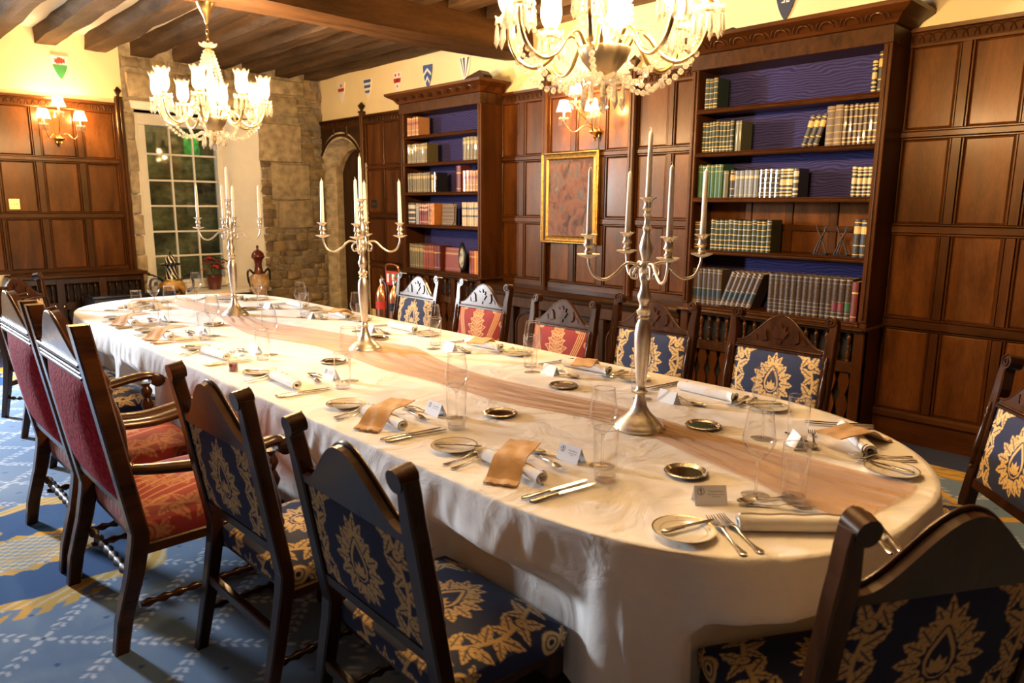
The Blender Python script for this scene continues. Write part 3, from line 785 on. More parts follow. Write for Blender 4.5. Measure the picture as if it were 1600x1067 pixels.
# ================================================================== BOOKS
BOOKM = {}
def book_mat(key, base, band, bands, rough=.45, emb=0.0):
    m, nt, bs = mat_new('book_'+key); tc = N(nt, 'ShaderNodeTexCoord'); sp = N(nt, 'ShaderNodeSeparateXYZ')
    nt.links.new(tc.outputs['Generated'], sp.inputs[0])
    st = [(0, base)]
    for z0, z1, c in bands:
        c = band if c is None else c
        st += [(z0, c), (z1, base)]
    col = ramp(nt, sp.outputs[2], st, 'CONSTANT')
    nz = N(nt, 'ShaderNodeTexNoise'); nz.inputs['Scale'].default_value = 60; nt.links.new(tc.outputs['Object'], nz.inputs[0])
    mr = N(nt, 'ShaderNodeMapRange'); mr.inputs[3].default_value = .6; mr.inputs[4].default_value = 1.4; nt.links.new(nz.outputs[0], mr.inputs[0])
    oi = N(nt, 'ShaderNodeObjectInfo'); m2 = N(nt, 'ShaderNodeMapRange'); m2.inputs[3].default_value = .82; m2.inputs[4].default_value = 1.18; nt.links.new(oi.outputs['Random'], m2.inputs[0])
    mu = N(nt, 'ShaderNodeMath', operation='MULTIPLY'); nt.links.new(mr.outputs[0], mu.inputs[0]); nt.links.new(m2.outputs[0], mu.inputs[1])
    # gilding only on the spine (front of the volume)
    gt = N(nt, 'ShaderNodeMath', operation='LESS_THAN'); gt.inputs[1].default_value = .12; nt.links.new(sp.outputs[1], gt.inputs[0])
    mx = N(nt, 'ShaderNodeMix', data_type='RGBA'); mx.inputs[6].default_value = (*base, 1); nt.links.new(gt.outputs[0], mx.inputs[0]); nt.links.new(col, mx.inputs[7])
    vs = N(nt, 'ShaderNodeVectorMath', operation='SCALE'); nt.links.new(mx.outputs[2], vs.inputs[0]); nt.links.new(mu.outputs[0], vs.inputs['Scale'])
    nt.links.new(vs.outputs[0], bs.inputs['Base Color']); bs.inputs['Roughness'].default_value = rough
    bs.inputs['Coat Weight'].default_value = .2; BOOKM[key] = m
G = (.55, .36, .09); B5 = [(.06, .09, None), (.16, .19, None), (.32, .345, None), (.50, .525, None), (.68, .705, None), (.86, .89, None), (.94, .96, None)]
TITLE = [(.06, .08, None), (.30, .33, None), (.62, .82, None), (.90, .93, None)]
book_mat('green_gilt', (.020, .035, .018), G, B5); book_mat('olive', (.12, .095, .03), (.35, .26, .09), [(.10, .12, None), (.70, .84, None), (.92, .94, None)])
book_mat('olive_plain', (.10, .095, .035), G, [(.9, .92, None)]); book_mat('black_gilt', (.012, .011, .012), G, TITLE); book_mat('black_ornate', (.015, .013, .014), (.62, .47, .18), [(.05, .10, None), (.16, .20, None), (.28, .34, None), (.42, .62, None), (.70, .76, None), (.82, .86, None), (.90, .97, None)])
book_mat('brown_ornate', (.10, .06, .02), (.30, .19, .05), B5); book_mat('brown_gilt', (.05, .03, .015), G, B5); book_mat('green', (.030, .11, .040), G, [(.78, .80, None), (.93, .95, None)])
book_mat('slate', (.16, .18, .20), (.45, .38, .22), [(.08, .10, None), (.70, .80, None)]); book_mat('silver_black', (.03, .03, .035), (.50, .46, .36), B5+[(.97, .99, None)])
book_mat('encyclopaedia', (.045, .027, .018), (.24, .19, .11), [(.05, .075, None), (.16, .175, None), (.24, .255, None), (.34, .355, None), (.86, .87, None), (.95, .97, None)])
BB = [(.05, .07, None), (.10, .12, None), (.22, .42, (.016, .030, .038)), (.44, .455, None), (.88, .90, None), (.95, .97, None)]
book_mat('encyclopaedia_blue', (.060, .037, .023), (.26, .21, .13), BB)
book_mat('encyclopaedia_red', (.045, .027, .018), (.34, .28, .18), [(.05, .075, None), (.16, .175, None), (.22, .40, (.16, .02, .03)), (.42, .43, None), (.86, .87, None), (.95, .97, None)])
book_mat('encyclopaedia_green', (.045, .027, .018), (.34, .28, .18), [(.05, .075, None), (.16, .175, None), (.22, .40, (.02, .10, .03)), (.42, .43, None), (.86, .87, None), (.95, .97, None)])
book_mat('tan', (.38, .17, .06), (.60, .42, .20), [(.05, .1, None), (.3, .33, None), (.6, .74, (.22, .06, .03)), (.9, .94, None)]); book_mat('orange', (.55, .20, .04), (.5, .3, .1), [(.7, .8, None)])
book_mat('red', (.22, .045, .022), (.40, .22, .08), [(.10, .115, None), (.70, .78, None), (.92, .935, None)]); book_mat('dark_red', (.12, .02, .015), G, [(.1, .12, None), (.7, .74, None)])
book_mat('cream', (.60, .48, .30), (.2, .1, .05), [(.7, .8, None)]); book_mat('vellum_blue', (.50, .38, .22), (.08, .09, .13), [(.38, .46, None), (.70, .78, None)]); book_mat('grey', (.26, .25, .23), G, [(.8, .85, None)])
book_mat('red_label', (.22, .04, .03), (.55, .42, .22), [(.10, .14, None), (.45, .6, (.10, .015, .012)), (.66, .74, None), (.84, .94, None)]); book_mat('mono_gilt', (.035, .032, .03), (.52, .45, .30), [(.08, .14, None), (.24, .32, None), (.5, .6, None), (.72, .9, None)])
plain('pages', (.55, .45, .28), .9)
BMESH = {}
def book_mesh(w_, h, d, key):
    k = (round(w_, 3), round(h, 3), round(d, 3), key)
    if k in BMESH: return BMESH[k]
    # cover: rounded spine in front, boards with square, hollow fore-edge; origin at base centre of the spine
    pr = [(-w_/2, .008), (-w_/4, .002), (0, 0), (w_/4, .002), (w_/2, .008)]
    m = MB(); t_ = min(.003, w_*.15)
    out = pr+[(w_/2, d), (w_/2-t_, d), (w_/2-t_, .014), (-w_/2+t_, .014), (-w_/2+t_, d), (-w_/2, d)]
    n = len(out)
    m.add([(x, y, 0) for x, y in out]+[(x, y, h) for x, y in out], [(k2, (k2+1) % n, n+(k2+1) % n, n+k2) for k2 in range(n)])
    for q in (0, n): m.f += [tuple(q+i for i in (0, 1, 2, 3, 4, 7, 8)), tuple(q+i for i in (4, 5, 6, 7)), tuple(q+i for i in (8, 9, 10, 0))]
    for zz in (.18, .34, .5, .68, .84):   # raised bands
        if 'encyc' in key or 'gilt' in key or 'ornate' in key:
            m.add([(x*1.02, y-.0018, h*zz-.0025) for x, y in pr]+[(x*1.02, y-.0018, h*zz+.0025) for x, y in pr], [(i, i+1, 6+i, 5+i) for i in range(4)])
    me = m.mesh('book_cover', BOOKM[key])
    pg = MB().box(-w_/2+t_, w_/2-t_, .014, d-.006, .003, h-.004).mesh('page_block', MATS['pages'])
    BMESH[k] = (me, pg); return BMESH[k]
NBOOK = {}
def book(x, w_, h, z, key, label, lean=0.0, d=.17, group=None, y=5.035, title=None):
    me, pg = book_mesh(w_, h, d, key)
    o = link('book', me, None, (x, y+random.uniform(0, .008), z)); tag(o, label, 'book', group); o.rotation_euler = (0, lean, 0)
    p = link('page_block', pg, o)
    if title: link('spine_title', title, o)
    return o
HUE = {'green_gilt': 'dark green gilt-banded', 'olive': 'olive green', 'olive_plain': 'plain olive', 'black_gilt': 'black and gold', 'black_ornate': 'black ornately gilded', 'brown_ornate': 'tall brown patterned', 'brown_gilt': 'dark brown gilt-ruled', 'green': 'bright green', 'slate': 'slate grey', 'silver_black': 'black silver-banded', 'encyclopaedia': 'brown encyclopaedia', 'encyclopaedia_blue': 'blue-banded encyclopaedia', 'encyclopaedia_red': 'red-banded encyclopaedia', 'encyclopaedia_green': 'green-banded encyclopaedia', 'tan': 'tan leather', 'orange': 'orange', 'red': 'brick red', 'dark_red': 'dark red', 'cream': 'thin cream', 'vellum_blue': 'cream blue-labelled', 'grey': 'pale grey', 'red_label': 'red gilt-labelled', 'mono_gilt': 'charcoal and gold'}
COUNT = {}
def run(case, shelf, z, x0, x1, n, key, h, lean=0, where='', title=None, d=.17, jit=.004):
    wd = (x1-x0)/n
    for k in range(n):
        ck = (case, shelf, key, where); COUNT[ck] = COUNT.get(ck, 0)+1; i = COUNT[ck]
        od = (ORD[i-1]+' ') if n > 1 else ''
        side = {'R': 'right-hand bookcase', 'L': 'bookcase by the arch'}[case]
        lb = f"{od}{HUE[key]} book{' from left' if n > 1 else ''} on {shelf} shelf{where} of {side}"
        book(x0+wd*(k+.5), wd*.94, h+random.uniform(-jit, jit), z+.001, key, lb, lean, d, f"{HUE[key]} books on {shelf} shelf{where} of {side}", title=title)
def lean_run(case, shelf, z, x0, n, wd, key, h, ang, where=''):
    st = wd/math.cos(ang)
    for k in range(n):
        side = {'R': 'right-hand bookcase', 'L': 'bookcase by the arch'}[case]
        lb = f"{ORD[k]} leaning {HUE[key]} book from left on {shelf} shelf of {side}"
        book(x0+st*(k+.5), wd*.95, h, z+.001+math.sin(abs(ang))*wd/2, key, lb, ang, .17, f"leaning {HUE[key]} books on {shelf} shelf of {side}")
# gilt spine title for the encyclopaedias
def title_mesh(txt, size, sx=1.0):
    cu = bpy.data.curves.new('title', 'FONT'); cu.body = txt; cu.size = size; cu.align_x = 'CENTER'; cu.align_y = 'CENTER'; cu.extrude = 0; cu.resolution_u = 2
    o = bpy.data.objects.new('title', cu); me = bpy.data.meshes.new_from_object(o); bpy.data.objects.remove(o); return me
def vertical_title():
    me = title_mesh('Britannica', .030); me.materials.clear(); me.materials.append(MATS['brass'])
    for v in me.vertices:
        x, y = v.co.x, v.co.y; v.co = (y*.95-.0, -.0032, .172-x*.92)
    return me
TIT = vertical_title()
S = SH_R
run('R', 'top', S[0], -3.166, -3.061, 3, 'green_gilt', .228); run('R', 'top', S[0], -1.945, -1.913, 1, 'black_ornate', .205); run('R', 'top', S[0], -1.908, -1.876, 1, 'black_gilt', .25)
run('R', 'second', S[1], -3.174, -2.906, 9, 'green_gilt', .225); run('R', 'second', S[1], -2.892, -2.842, 1, 'olive_plain', .215)
lean_run('R', 'second', S[1], -2.385, 3, .040, 'black_gilt', .215, .27)
run('R', 'second', S[1], -2.217, -2.105, 2, 'brown_ornate', .262); run('R', 'second', S[1], -2.102, -1.874, 7, 'brown_gilt', .258)
run('R', 'third', S[2], -3.190, -2.975, 6, 'green', .245); run('R', 'third', S[2], -2.969, -2.926, 1, 'olive_plain', .20)
run('R', 'third', S[2], -2.915, -2.875, 1, 'black_gilt', .20); run('R', 'third', S[2], -2.872, -2.68, 5, 'slate', .198); run('R', 'third', S[2], -2.678, -2.52, 4, 'silver_black', .198)
run('R', 'third', S[2], -2.518, -2.42, 2, 'black_ornate', .20, where=' middle'); run('R', 'third', S[2], -2.418, -2.377, 1, 'mono_gilt', .20); run('R', 'third', S[2], -2.012, -1.874, 4, 'black_ornate', .20, where=' right end')
run('R', 'fourth', S[3], -3.195, -3.122, 2, 'brown_gilt', .22); run('R', 'fourth', S[3], -3.054, -2.556, 13, 'green_gilt', .232); run('R', 'fourth', S[3], -1.967, -1.874, 2, 'black_gilt', .25)
run('R', 'bottom', S[4], -3.195, -2.93, 6, 'encyclopaedia_blue', .285, jit=0)
lean_run('R', 'bottom', S[4], -2.945, 6, .042, 'encyclopaedia_blue', .285, .34)
run('R', 'bottom', S[4], -2.548, -2.075, 11, 'encyclopaedia', .285, title=TIT, jit=0, d=.2); run('R', 'bottom', S[4], -2.075, -1.989, 2, 'encyclopaedia_red', .285, title=TIT, jit=0, d=.2)
run('R', 'bottom', S[4], -1.989, -1.946, 1, 'encyclopaedia_green', .285, title=TIT, jit=0, d=.2); run('R', 'bottom', S[4], -1.944, -1.90, 1, 'dark_red', .27, d=.2)
S = SH_L
run('L', 'top', S[0], -7.06, -6.85, 5, 'tan', .205)
run('L', 'second', S[1], -7.06, -6.69, 11, 'olive', .215, where=' left end'); run('L', 'second', S[1], -6.065, -5.79, 5, 'olive', .235, where=' right end')
run('L', 'third', S[2], -7.06, -6.65, 10, 'olive', .215); run('L', 'third', S[2], -6.617, -6.582, 1, 'cream', .19); run('L', 'third', S[2], -6.57, -6.53, 1, 'black_gilt', .215)
run('L', 'third', S[2], -6.176, -6.10, 1, 'dark_red', .27); run('L', 'third', S[2], -6.068, -5.80, 5, 'tan', .215)
run('L', 'fourth', S[3], -7.06, -6.93, 3, 'mono_gilt', .245); run('L', 'fourth', S[3], -6.925, -6.86, 1, 'grey', .235); run('L', 'fourth', S[3], -6.845, -6.69, 4, 'red_label', .235)
run('L', 'fourth', S[3], -6.685, -6.614, 2, 'tan', .235); run('L', 'fourth', S[3], -6.614, -6.565, 1, 'orange', .235); run('L', 'fourth', S[3], -6.083, -5.80, 7, 'vellum_blue', .25)
run('L', 'bottom', S[4], -7.06, -6.784, 7, 'olive', .275); run('L', 'bottom', S[4], -6.784, -6.59, 8, 'red', .27); run('L', 'bottom', S[4], -6.588, -6.472, 2, 'dark_red', .27)
run('L', 'bottom', S[4], -5.97, -5.88, 2, 'red', .25, where=' right end'); run('L', 'bottom', S[4], -5.88, -5.80, 2, 'orange', .25)
# volumes shown with the cover outwards
def flat_book(x0, x1, z, h, key, label, clip=0):
    m = MB(); c = clip
    pts = [(x0, 0), (x1-c, 0), (x1, c), (x1, h-c), (x1-c, h), (x0, h)]
    m.prism(pts, 0, .012); o = tag(m.build('book', BOOKM[key]), label, 'book'); o.location = (0, 5.10, z+.001); o.rotation_euler = (-.05, 0, 0)
    q = MB().cbox(x0+.004, x1-.008, .0125, .04, .004, h-.006, .002).build('page_block', MATS['pages'], o)
flat_book(-6.50, -6.29, SH_L[3], .235, 'brown_ornate', 'brown tooled-leather volume facing outwards on the fourth shelf by the arch', .03)
flat_book(-6.46, -6.18, SH_L[4], .26, 'red', 'large brick red volume facing outwards on the bottom shelf by the arch')
# oval picture on the bottom shelf
t = thing('oval_picture', 'oval mother-of-pearl picture in a dark carved frame on the bottom shelf', 'picture', (-6.06, 5.03, SH_L[4]), -.35)
m = MB(); m.tube([(.085*math.cos(a), 0, .165+.125*math.sin(a)) for a in [2*PI*i/32 for i in range(33)]], .017, 7, False); m.build('frame', MATS['black'], t, True, 80)
m = MB(); m.tube([(.071*math.cos(a), -.008, .165+.111*math.sin(a)) for a in [2*PI*i/32 for i in range(33)]], .004, 5, False); m.build('inner_rim', MATS['brass'], t, True, 80)
m_, nt, bs = mat_new('pearl'); tc = N(nt, 'ShaderNodeTexCoord'); nz = N(nt, 'ShaderNodeTexNoise'); nz.inputs['Scale'].default_value = 14; nt.links.new(tc.outputs['Object'], nz.inputs[0])
nt.links.new(ramp(nt, nz.outputs[0], [(.3, (.05, .05, .04)), (.45, (.35, .36, .25)), (.55, (.65, .6, .45)), (.7, (.15, .45, .3))]), bs.inputs['Base Color']); bs.inputs['Roughness'].default_value = .15; bs.inputs['Coat Weight'].default_value = .6
m = MB(); m.lathe([(.0001, 0), (1, .0)], 32, axis='y', cap=False); m.xf(lambda x, y, z: (x*.070, -.004, .165+z*.110)); m.build('image', m_, t)
m = MB(); m.tube([(0, .02, .03), (0, .07, .0), (0, .08, .0)], .005, 5); m.build('easel_leg', MATS['black'], t)
m = MB(); m.lathe([(.015, 0), (.03, .01), (.012, .03), (.0001, .05)], 8, (0, 0, .29)); m.build('crest', MATS['black'], t, True)
# crossed twig ornaments in the fourth shelf
def twigs(x, label):
    t = thing('twig_ornament', label, 'ornament', (x, 5.16, SH_R[3]))
    for k, (a, c) in enumerate(((-.045, .04), (.045, -.045), (-.03, .02))):
        m = MB(); m.tube([(a, .01*k, .0), (a*.3, .01*k, .09), (c*.5, .01*k, .15), (c, .01*k, .205)], [.006, .005, .005, .003], 6); m.build('twig', MATS['black'], t, True, 80)
    MB().cbox(-.05, .05, -.015, .035, 0, .008, .002).build('base', MATS['black'], t)
twigs(-2.235, 'black crossed-twig ornament standing mid fourth shelf of the right-hand bookcase'); twigs(-2.09, 'black crossed-twig ornament close to two dark books on the fourth shelf')
# things lying on the bookcase tops
def wedge(x0, x1, h, label):
    t = thing('wooden_wedge', label, 'block', (x0, 5.05, 2.848))
    w_ = x1-x0
    m = MB(); m.prism([(0, 0), (w_, 0), (w_-.02, h*.55), (w_*.8, h), (w_*.25, h*.55)], 0, .12); m.build('block', MATS['dark_oak_x'], t)
    m = MB(); m.tube([(0.01, .0, .006), (w_-.02, .0, .006)], .006, 5); m.build('edge_bead', MATS['dark_oak_x'], t)
wedge(-6.10, -5.72, .10, 'dark wooden wedge lying on top of the bookcase by the arch'); wedge(-3.22, -2.90, .05, 'flat dark wooden piece lying on top of the right-hand bookcase'); wedge(-2.36, -2.2, .02, 'small dark object on the cornice of the right-hand bookcase')
# ================================================================== WALL THINGS
def shade_mat():
    m, nt, bs = mat_new('shade_cloth'); nt.nodes.remove(bs); out = nt.nodes['Material Output']
    tl = N(nt, 'ShaderNodeBsdfTranslucent'); tl.inputs[0].default_value = (.95, .85, .65, 1)
    tr = N(nt, 'ShaderNodeBsdfTransparent'); tr.inputs[0].default_value = (1, .9, .7, 1)
    mx = N(nt, 'ShaderNodeMixShader'); mx.inputs[0].default_value = .4
    nt.links.new(tl.outputs[0], mx.inputs[1]); nt.links.new(tr.outputs[0], mx.inputs[2]); nt.links.new(mx.outputs[0], out.inputs[0]); MATS['shade_cloth'] = m
shade_mat()
def prism_mesh(L, r):
    m = MB(); m.lathe([(.0004, 0), (r*.55, -L*.12), (r*.6, -L*.2), (r, -L*.72), (.0004, -L)], 6, (0, 0, -.018)); m.sphere((0, 0, -.009), .0085, 6, 4)
    return m.mesh('prism', MATS['crystal'])
PRISM = prism_mesh(.085, .0115); PRISM_S = prism_mesh(.058, .009); PRISM_L = prism_mesh(.105, .013)
def scallop_dish(r, h, n=24, mat='crystal', lob=8):
    m = MB(); P = []
    for rr, hh in ((.012, 0), (r*.5, h*.1), (r*.85, h*.45), (r, h)):
        P.append([(rr*(1+.07*math.cos(lob*2*PI*k/n)*(rr/r)**2)*math.cos(2*PI*k/n), rr*(1+.07*math.cos(lob*2*PI*k/n)*(rr/r)**2)*math.sin(2*PI*k/n), hh+.006*math.cos(lob*2*PI*k/n)*(rr/r)**3) for k in range(n+1)])
    m.grid(P); P2 = [[(x, y, z-.004) for x, y, z in r_] for r_ in P]; m.grid([r_ for r_ in P2[::-1]]); m.grid([P[-1], P2[-1]])
    return m
DISH_S = scallop_dish(.046, .014).mesh('dish', MATS['crystal'], True)
m = MB(); P = []
for rr, hh in ((.038, .10), (.066, 0)): P.append([(rr*(1+.03*(k % 2))*math.cos(2*PI*k/48), rr*(1+.03*(k % 2))*math.sin(2*PI*k/48), hh) for k in range(49)])
m.grid(P); SHADE = m.mesh('shade', MATS['shade_cloth'], False)
m = MB(); m.sphere((0, 0, .045), .015, 8, 6, (1, 1, 1.6)); SBULB = m.mesh('bulb', MATS['sconce_bulb'], True)
SCANDLE = MB().lathe([(.011, 0), (.011, .05), (.006, .052), (.006, .058)], 10).mesh('candle_sleeve', MATS['wax'], True, 50)
def sconce(label, loc, rz, arms):
    """local: wall behind at +y, arms reach towards -y"""
    t = thing('wall_sconce', label, 'sconce', loc, rz)
    m = MB(); m.lathe([(.0001, -.085), (.012, -.075), (.006, -.062), (.018, -.05), (.012, -.035), (.03, -.025), (.058, -.004), (.055, .006), (.02, .012), (.015, .03), (.0001, .035)], 16, (0, -.03, 0))
    m.build('back_bowl', MATS['brass'], t, True, 50)
    MB().cbox(-.03, .03, -.012, 0, -.05, .03, .004).build('wall_plate', MATS['brass'], t)
    for (ax, ay, az) in arms:
        a = MB(); a.tube(spline([(0, -.03, .02), (ax*.35, -.03+(ay+.03)*.35, .05 if az < .2 else .08), (ax*.7, lerp(-.03, ay, .7), az*.15-.02 if az < .2 else az*.6), (ax, ay, az-.02), (ax, ay, az)], 6), .0055, 6)
        ao = a.build('arm', MATS['brass'], t, True, 80)
        link('drip_dish', DISH_S, ao, (ax, ay, az))
        for k in range(9):
            an = 2*PI*k/9; link('prism', PRISM_S, ao, (ax+.044*math.cos(an), ay+.044*math.sin(an), az+.012))
        link('candle_sleeve', SCANDLE, ao, (ax, ay, az+.012))
        s = link('shade', SHADE, ao, (ax, ay, az+.062)); link('bulb', SBULB, ao, (ax, ay, az+.062-.005))
    return t
sconce('three-light brass wall sconce with crystal drops above the painting', (-4.43, 5.29, 2.27), 0, [(-.235, -.20, .115), (-.06, -.24, .24), (.10, -.20, .10)])
sconce('three-light brass wall sconce with crystal drops on the left panelling', (-9.45, 2.06, 2.30), PI/2, [(-.16, -.16, .13), (-.015, -.2, .26), (.19, -.16, .13)])

# ---- painted heraldic shields
def shield_poly(w_, h, n=10):
    pts = [(-w_/2, 0), (w_/2, 0)]
    for i in range(1, n): t_ = i/n; pts.append((w_/2*(1-t_**2.1)**.9, -h*t_))
    pts.append((0, -h))
    for i in range(n-1, 0, -1): t_ = i/n; pts.append((-w_/2*(1-t_**2.1)**.9, -h*t_))
    return pts
def half_w(w_, h, z): t_ = min(1, -z/h); return w_/2*(1-t_**2.1)**.9
def shield(label, loc, rz, base, charges, w_=.165, h=.25):
    t = thing('heraldic_shield', label, 'shield', loc, rz)
    m = MB(); m.prism(shield_poly(w_, h), -.014, 0); m.build('field', MATS[base], t)
    for nm, mt, poly in charges:
        q = MB(); q.prism(poly, -.017, -.0135); q.build(nm, MATS[mt], t)
    return t
def bar(z0, z1, w_=.165, h=.25):
    return [(-half_w(w_, h, z0)*.99, z0), (half_w(w_, h, z0)*.99, z0), (half_w(w_, h, z1)*.99, z1), (-half_w(w_, h, z1)*.99, z1)]
def chev(z, th, w_=.165, h=.25):
    a = half_w(w_, h, z-.05)*.97
    return [(-a, z-.06), (0, z), (a, z-.06), (a*.97, z-.06-th), (0, z-th), (-a*.97, z-.06-th)]
def blob(cx_, cz, r, n=10, k=5, am=.35, ph=0): return [(cx_+r*(1+am*math.cos(k*2*PI*i/n/1+ph))*math.cos(2*PI*i/n), cz+r*(1+am*math.cos(k*2*PI*i/n+ph))*math.sin(2*PI*i/n)) for i in range(n)]
ysh = YW-.002
shield('white shield with red band and red charge nearest the stone corner', (-8.90, ysh, 3.20), 0, 'white_enamel', [('band', 'red_paint', bar(-.075, -.115)), ('charge', 'red_paint', blob(0, -.04, .018, 20))])
shield('white shield with three blue bars above the arched doorway', (-8.26, ysh, 3.185), 0, 'white_enamel', [('bar', 'blue_paint', bar(-.02, -.055)), ('bar', 'blue_paint', bar(-.085, -.12)), ('bar', 'blue_paint', bar(-.15, -.18))])
shield('white shield with red band and small red roses, third along the wall', (-7.60, ysh, 3.18), 0, 'white_enamel', [('band', 'red_paint', bar(-.075, -.125)), ('rose', 'red_paint', blob(-.035, -.035, .014, 20)), ('rose', 'red_paint', blob(.035, -.035, .014, 20)), ('star', 'white_enamel', [(x, z) for x, z in blob(0, -.10, .013, 20)]), ('rose', 'red_paint', blob(0, -.165, .012, 20))])
shield('blue shield with two white chevrons above the bookcase by the arch', (-7.00, ysh, 3.185), 0, 'blue_paint', [('chevron', 'white_enamel', chev(-.035, .03)), ('chevron', 'white_enamel', chev(-.125, .03))])
sp = lambda a, c, z1: [(a[0], -.002), (a[1], -.002), (c[1], z1), (c[0], z1)]
shield('white shield with converging black piles above the dark wedge', (-6.33, ysh, 3.175), 0, 'white_enamel', [('pile', 'navy_enamel', [(-.075, -.003), (-.06, -.003), (-.008, -.20)]), ('pile', 'navy_enamel', [(-.03, -.003), (0, -.003), (.004, -.2)]), ('pile', 'navy_enamel', [(.05, -.003), (.076, -.003), (.014, -.2)])])
shield('dark navy shield with pale letters above the right-hand bookcase', (-2.70, ysh, 3.21), 0, 'navy_enamel', [('letter', 'white_enamel', [(-.03, -.115), (-.005, -.115), (-.005, -.145), (-.03, -.145), (-.03, -.137), (-.013, -.137), (-.013, -.123), (-.03, -.123)]), ('letter', 'white_enamel', [(.005, -.115), (.013, -.115), (.013, -.137), (.022, -.137), (.022, -.115), (.03, -.115), (.03, -.145), (.005, -.145)])], .17, .27)
dragon = [(-.055, -.07), (-.045, -.05), (-.055, -.035), (-.035, -.04), (-.02, -.03), (-.025, -.015), (-.005, -.022), (.012, -.012), (.01, -.028), (.03, -.02), (.028, -.035), (.055, -.025), (.045, -.045), (.06, -.06), (.045, -.062), (.05, -.085), (.035, -.07), (.02, -.075), (.022, -.092), (.008, -.078), (-.01, -.08), (-.012, -.095), (-.025, -.08), (-.035, -.092), (-.04, -.075)]
shield('white and green shield with a red dragon above the left sconce', (XB+.022, 2.145, 3.18), PI/2, 'white_enamel', [('green_half', 'green_paint', bar(-.095, -.1)[:2]+[(x, z) for x, z in shield_poly(.165, .25) if z < -.095]), ('dragon', 'red_paint', dragon)])

# ---- painting in a gilt frame
def canvas():
    m, nt, bs = mat_new('canvas_oil'); tc = N(nt, 'ShaderNodeTexCoord'); nz = N(nt, 'ShaderNodeTexNoise'); nz.inputs['Scale'].default_value = 7; nz.inputs['Detail'].default_value = 6; nz.inputs['Distortion'].default_value = 1.2
    mp = N(nt, 'ShaderNodeMapping'); mp.inputs['Scale'].default_value = (1.2, 1, .8); nt.links.new(tc.outputs['Object'], mp.inputs[0]); nt.links.new(mp.outputs[0], nz.inputs[0])
    nt.links.new(ramp(nt, nz.outputs[0], [(.25, (.03, .025, .025)), (.38, (.085, .055, .045)), (.46, (.17, .075, .045)), (.55, (.21, .10, .06)), (.63, (.11, .095, .085)), (.75, (.28, .17, .11))]), bs.inputs['Base Color'])
    bs.inputs['Roughness'].default_value = .65; bs.inputs['Specular IOR Level'].default_value = .2; MATS['canvas_oil'] = m
canvas()
t = thing('painting', 'oil painting of reddish figures in a gilt frame on the panelling', 'painting', (-4.74, YW-.03, 1.24))
W2, H2, fw_ = .36, .87, .075
def frame_side(a, b_):  # corner points outer->, mitred
    pass
prof = [(0, 0), (0, .03), (.012, .042), (.026, .030), (.045, .022), (.060, .026), (.075, .012), (.075, 0)]
cor = [((-W2, 0), (1, 1)), ((W2, 0), (-1, 1)), ((W2, H2), (-1, -1)), ((-W2, H2), (1, -1))]
for k in range(4):
    (p, dp), (q, dq) = cor[k], cor[(k+1) % 4]
    m = MB(); A = [(p[0]+dp[0]*s, -d, p[1]+dp[1]*s) for s, d in prof]; Bq = [(q[0]+dq[0]*s, -d, q[1]+dq[1]*s) for s, d in prof]
    m.grid([A, Bq]); m.build('frame_moulding', MATS['gilt'], t)
MB().box(-W2+.07, W2-.07, -.010, -.004, .07, H2-.07).build('canvas', MATS['canvas_oil'], t)
MB().box(-W2+.005, W2-.005, -.004, .0, .005, H2-.005).build('backboard', MATS['dark_oak'], t)
for k in range(4):
    (p, dp), (q, dq) = cor[k], cor[(k+1) % 4]
    pts = [(lerp(p[0]+dp[0]*.012, q[0]+dq[0]*.012, i/60), -.043, lerp(p[1]+dp[1]*.012, q[1]+dq[1]*.012, i/60)) for i in range(61)]
    MB().tube(pts, [.007 if i % 2 else .004 for i in range(61)], 5).build('beading', MATS['gilt'], t, True, 80)
# ---- switch plates
def switch(label, fn, u0, u1, z0, z1, mat, n):
    t = thing('switch_plate', label, 'switch')
    a = fn(u0, .026, z0); c = fn(u1, .032, z1)
    MB().cbox(min(a[0], c[0]), max(a[0], c[0]), min(a[1], c[1]), max(a[1], c[1]), z0, z1, .002).build('plate', MATS[mat], t)
    for k in range(n):
        u = lerp(u0, u1, (k+1)/(n+1)); z = (z0+z1)/2; a = fn(u-.006, .031, z-.009); c = fn(u+.006, .040, z+.009)
        MB().cbox(min(a[0], c[0]), max(a[0], c[0]), min(a[1], c[1]), max(a[1], c[1]), z-.009, z+.009, .002).build('rocker', MATS['old_brass'], t)
switch('square brass switch plate on the left oak panelling', lambda u, d, z: on_back(u, d-.02, z), 1.53, 1.63, 1.53, 1.64, 'brass', 3)
switch('dark switch plate on the panelling beside the arched doorway', lambda u, d, z: on_right(u, d-.02, z), -8.26, -8.12, 1.565, 1.665, 'black', 2)

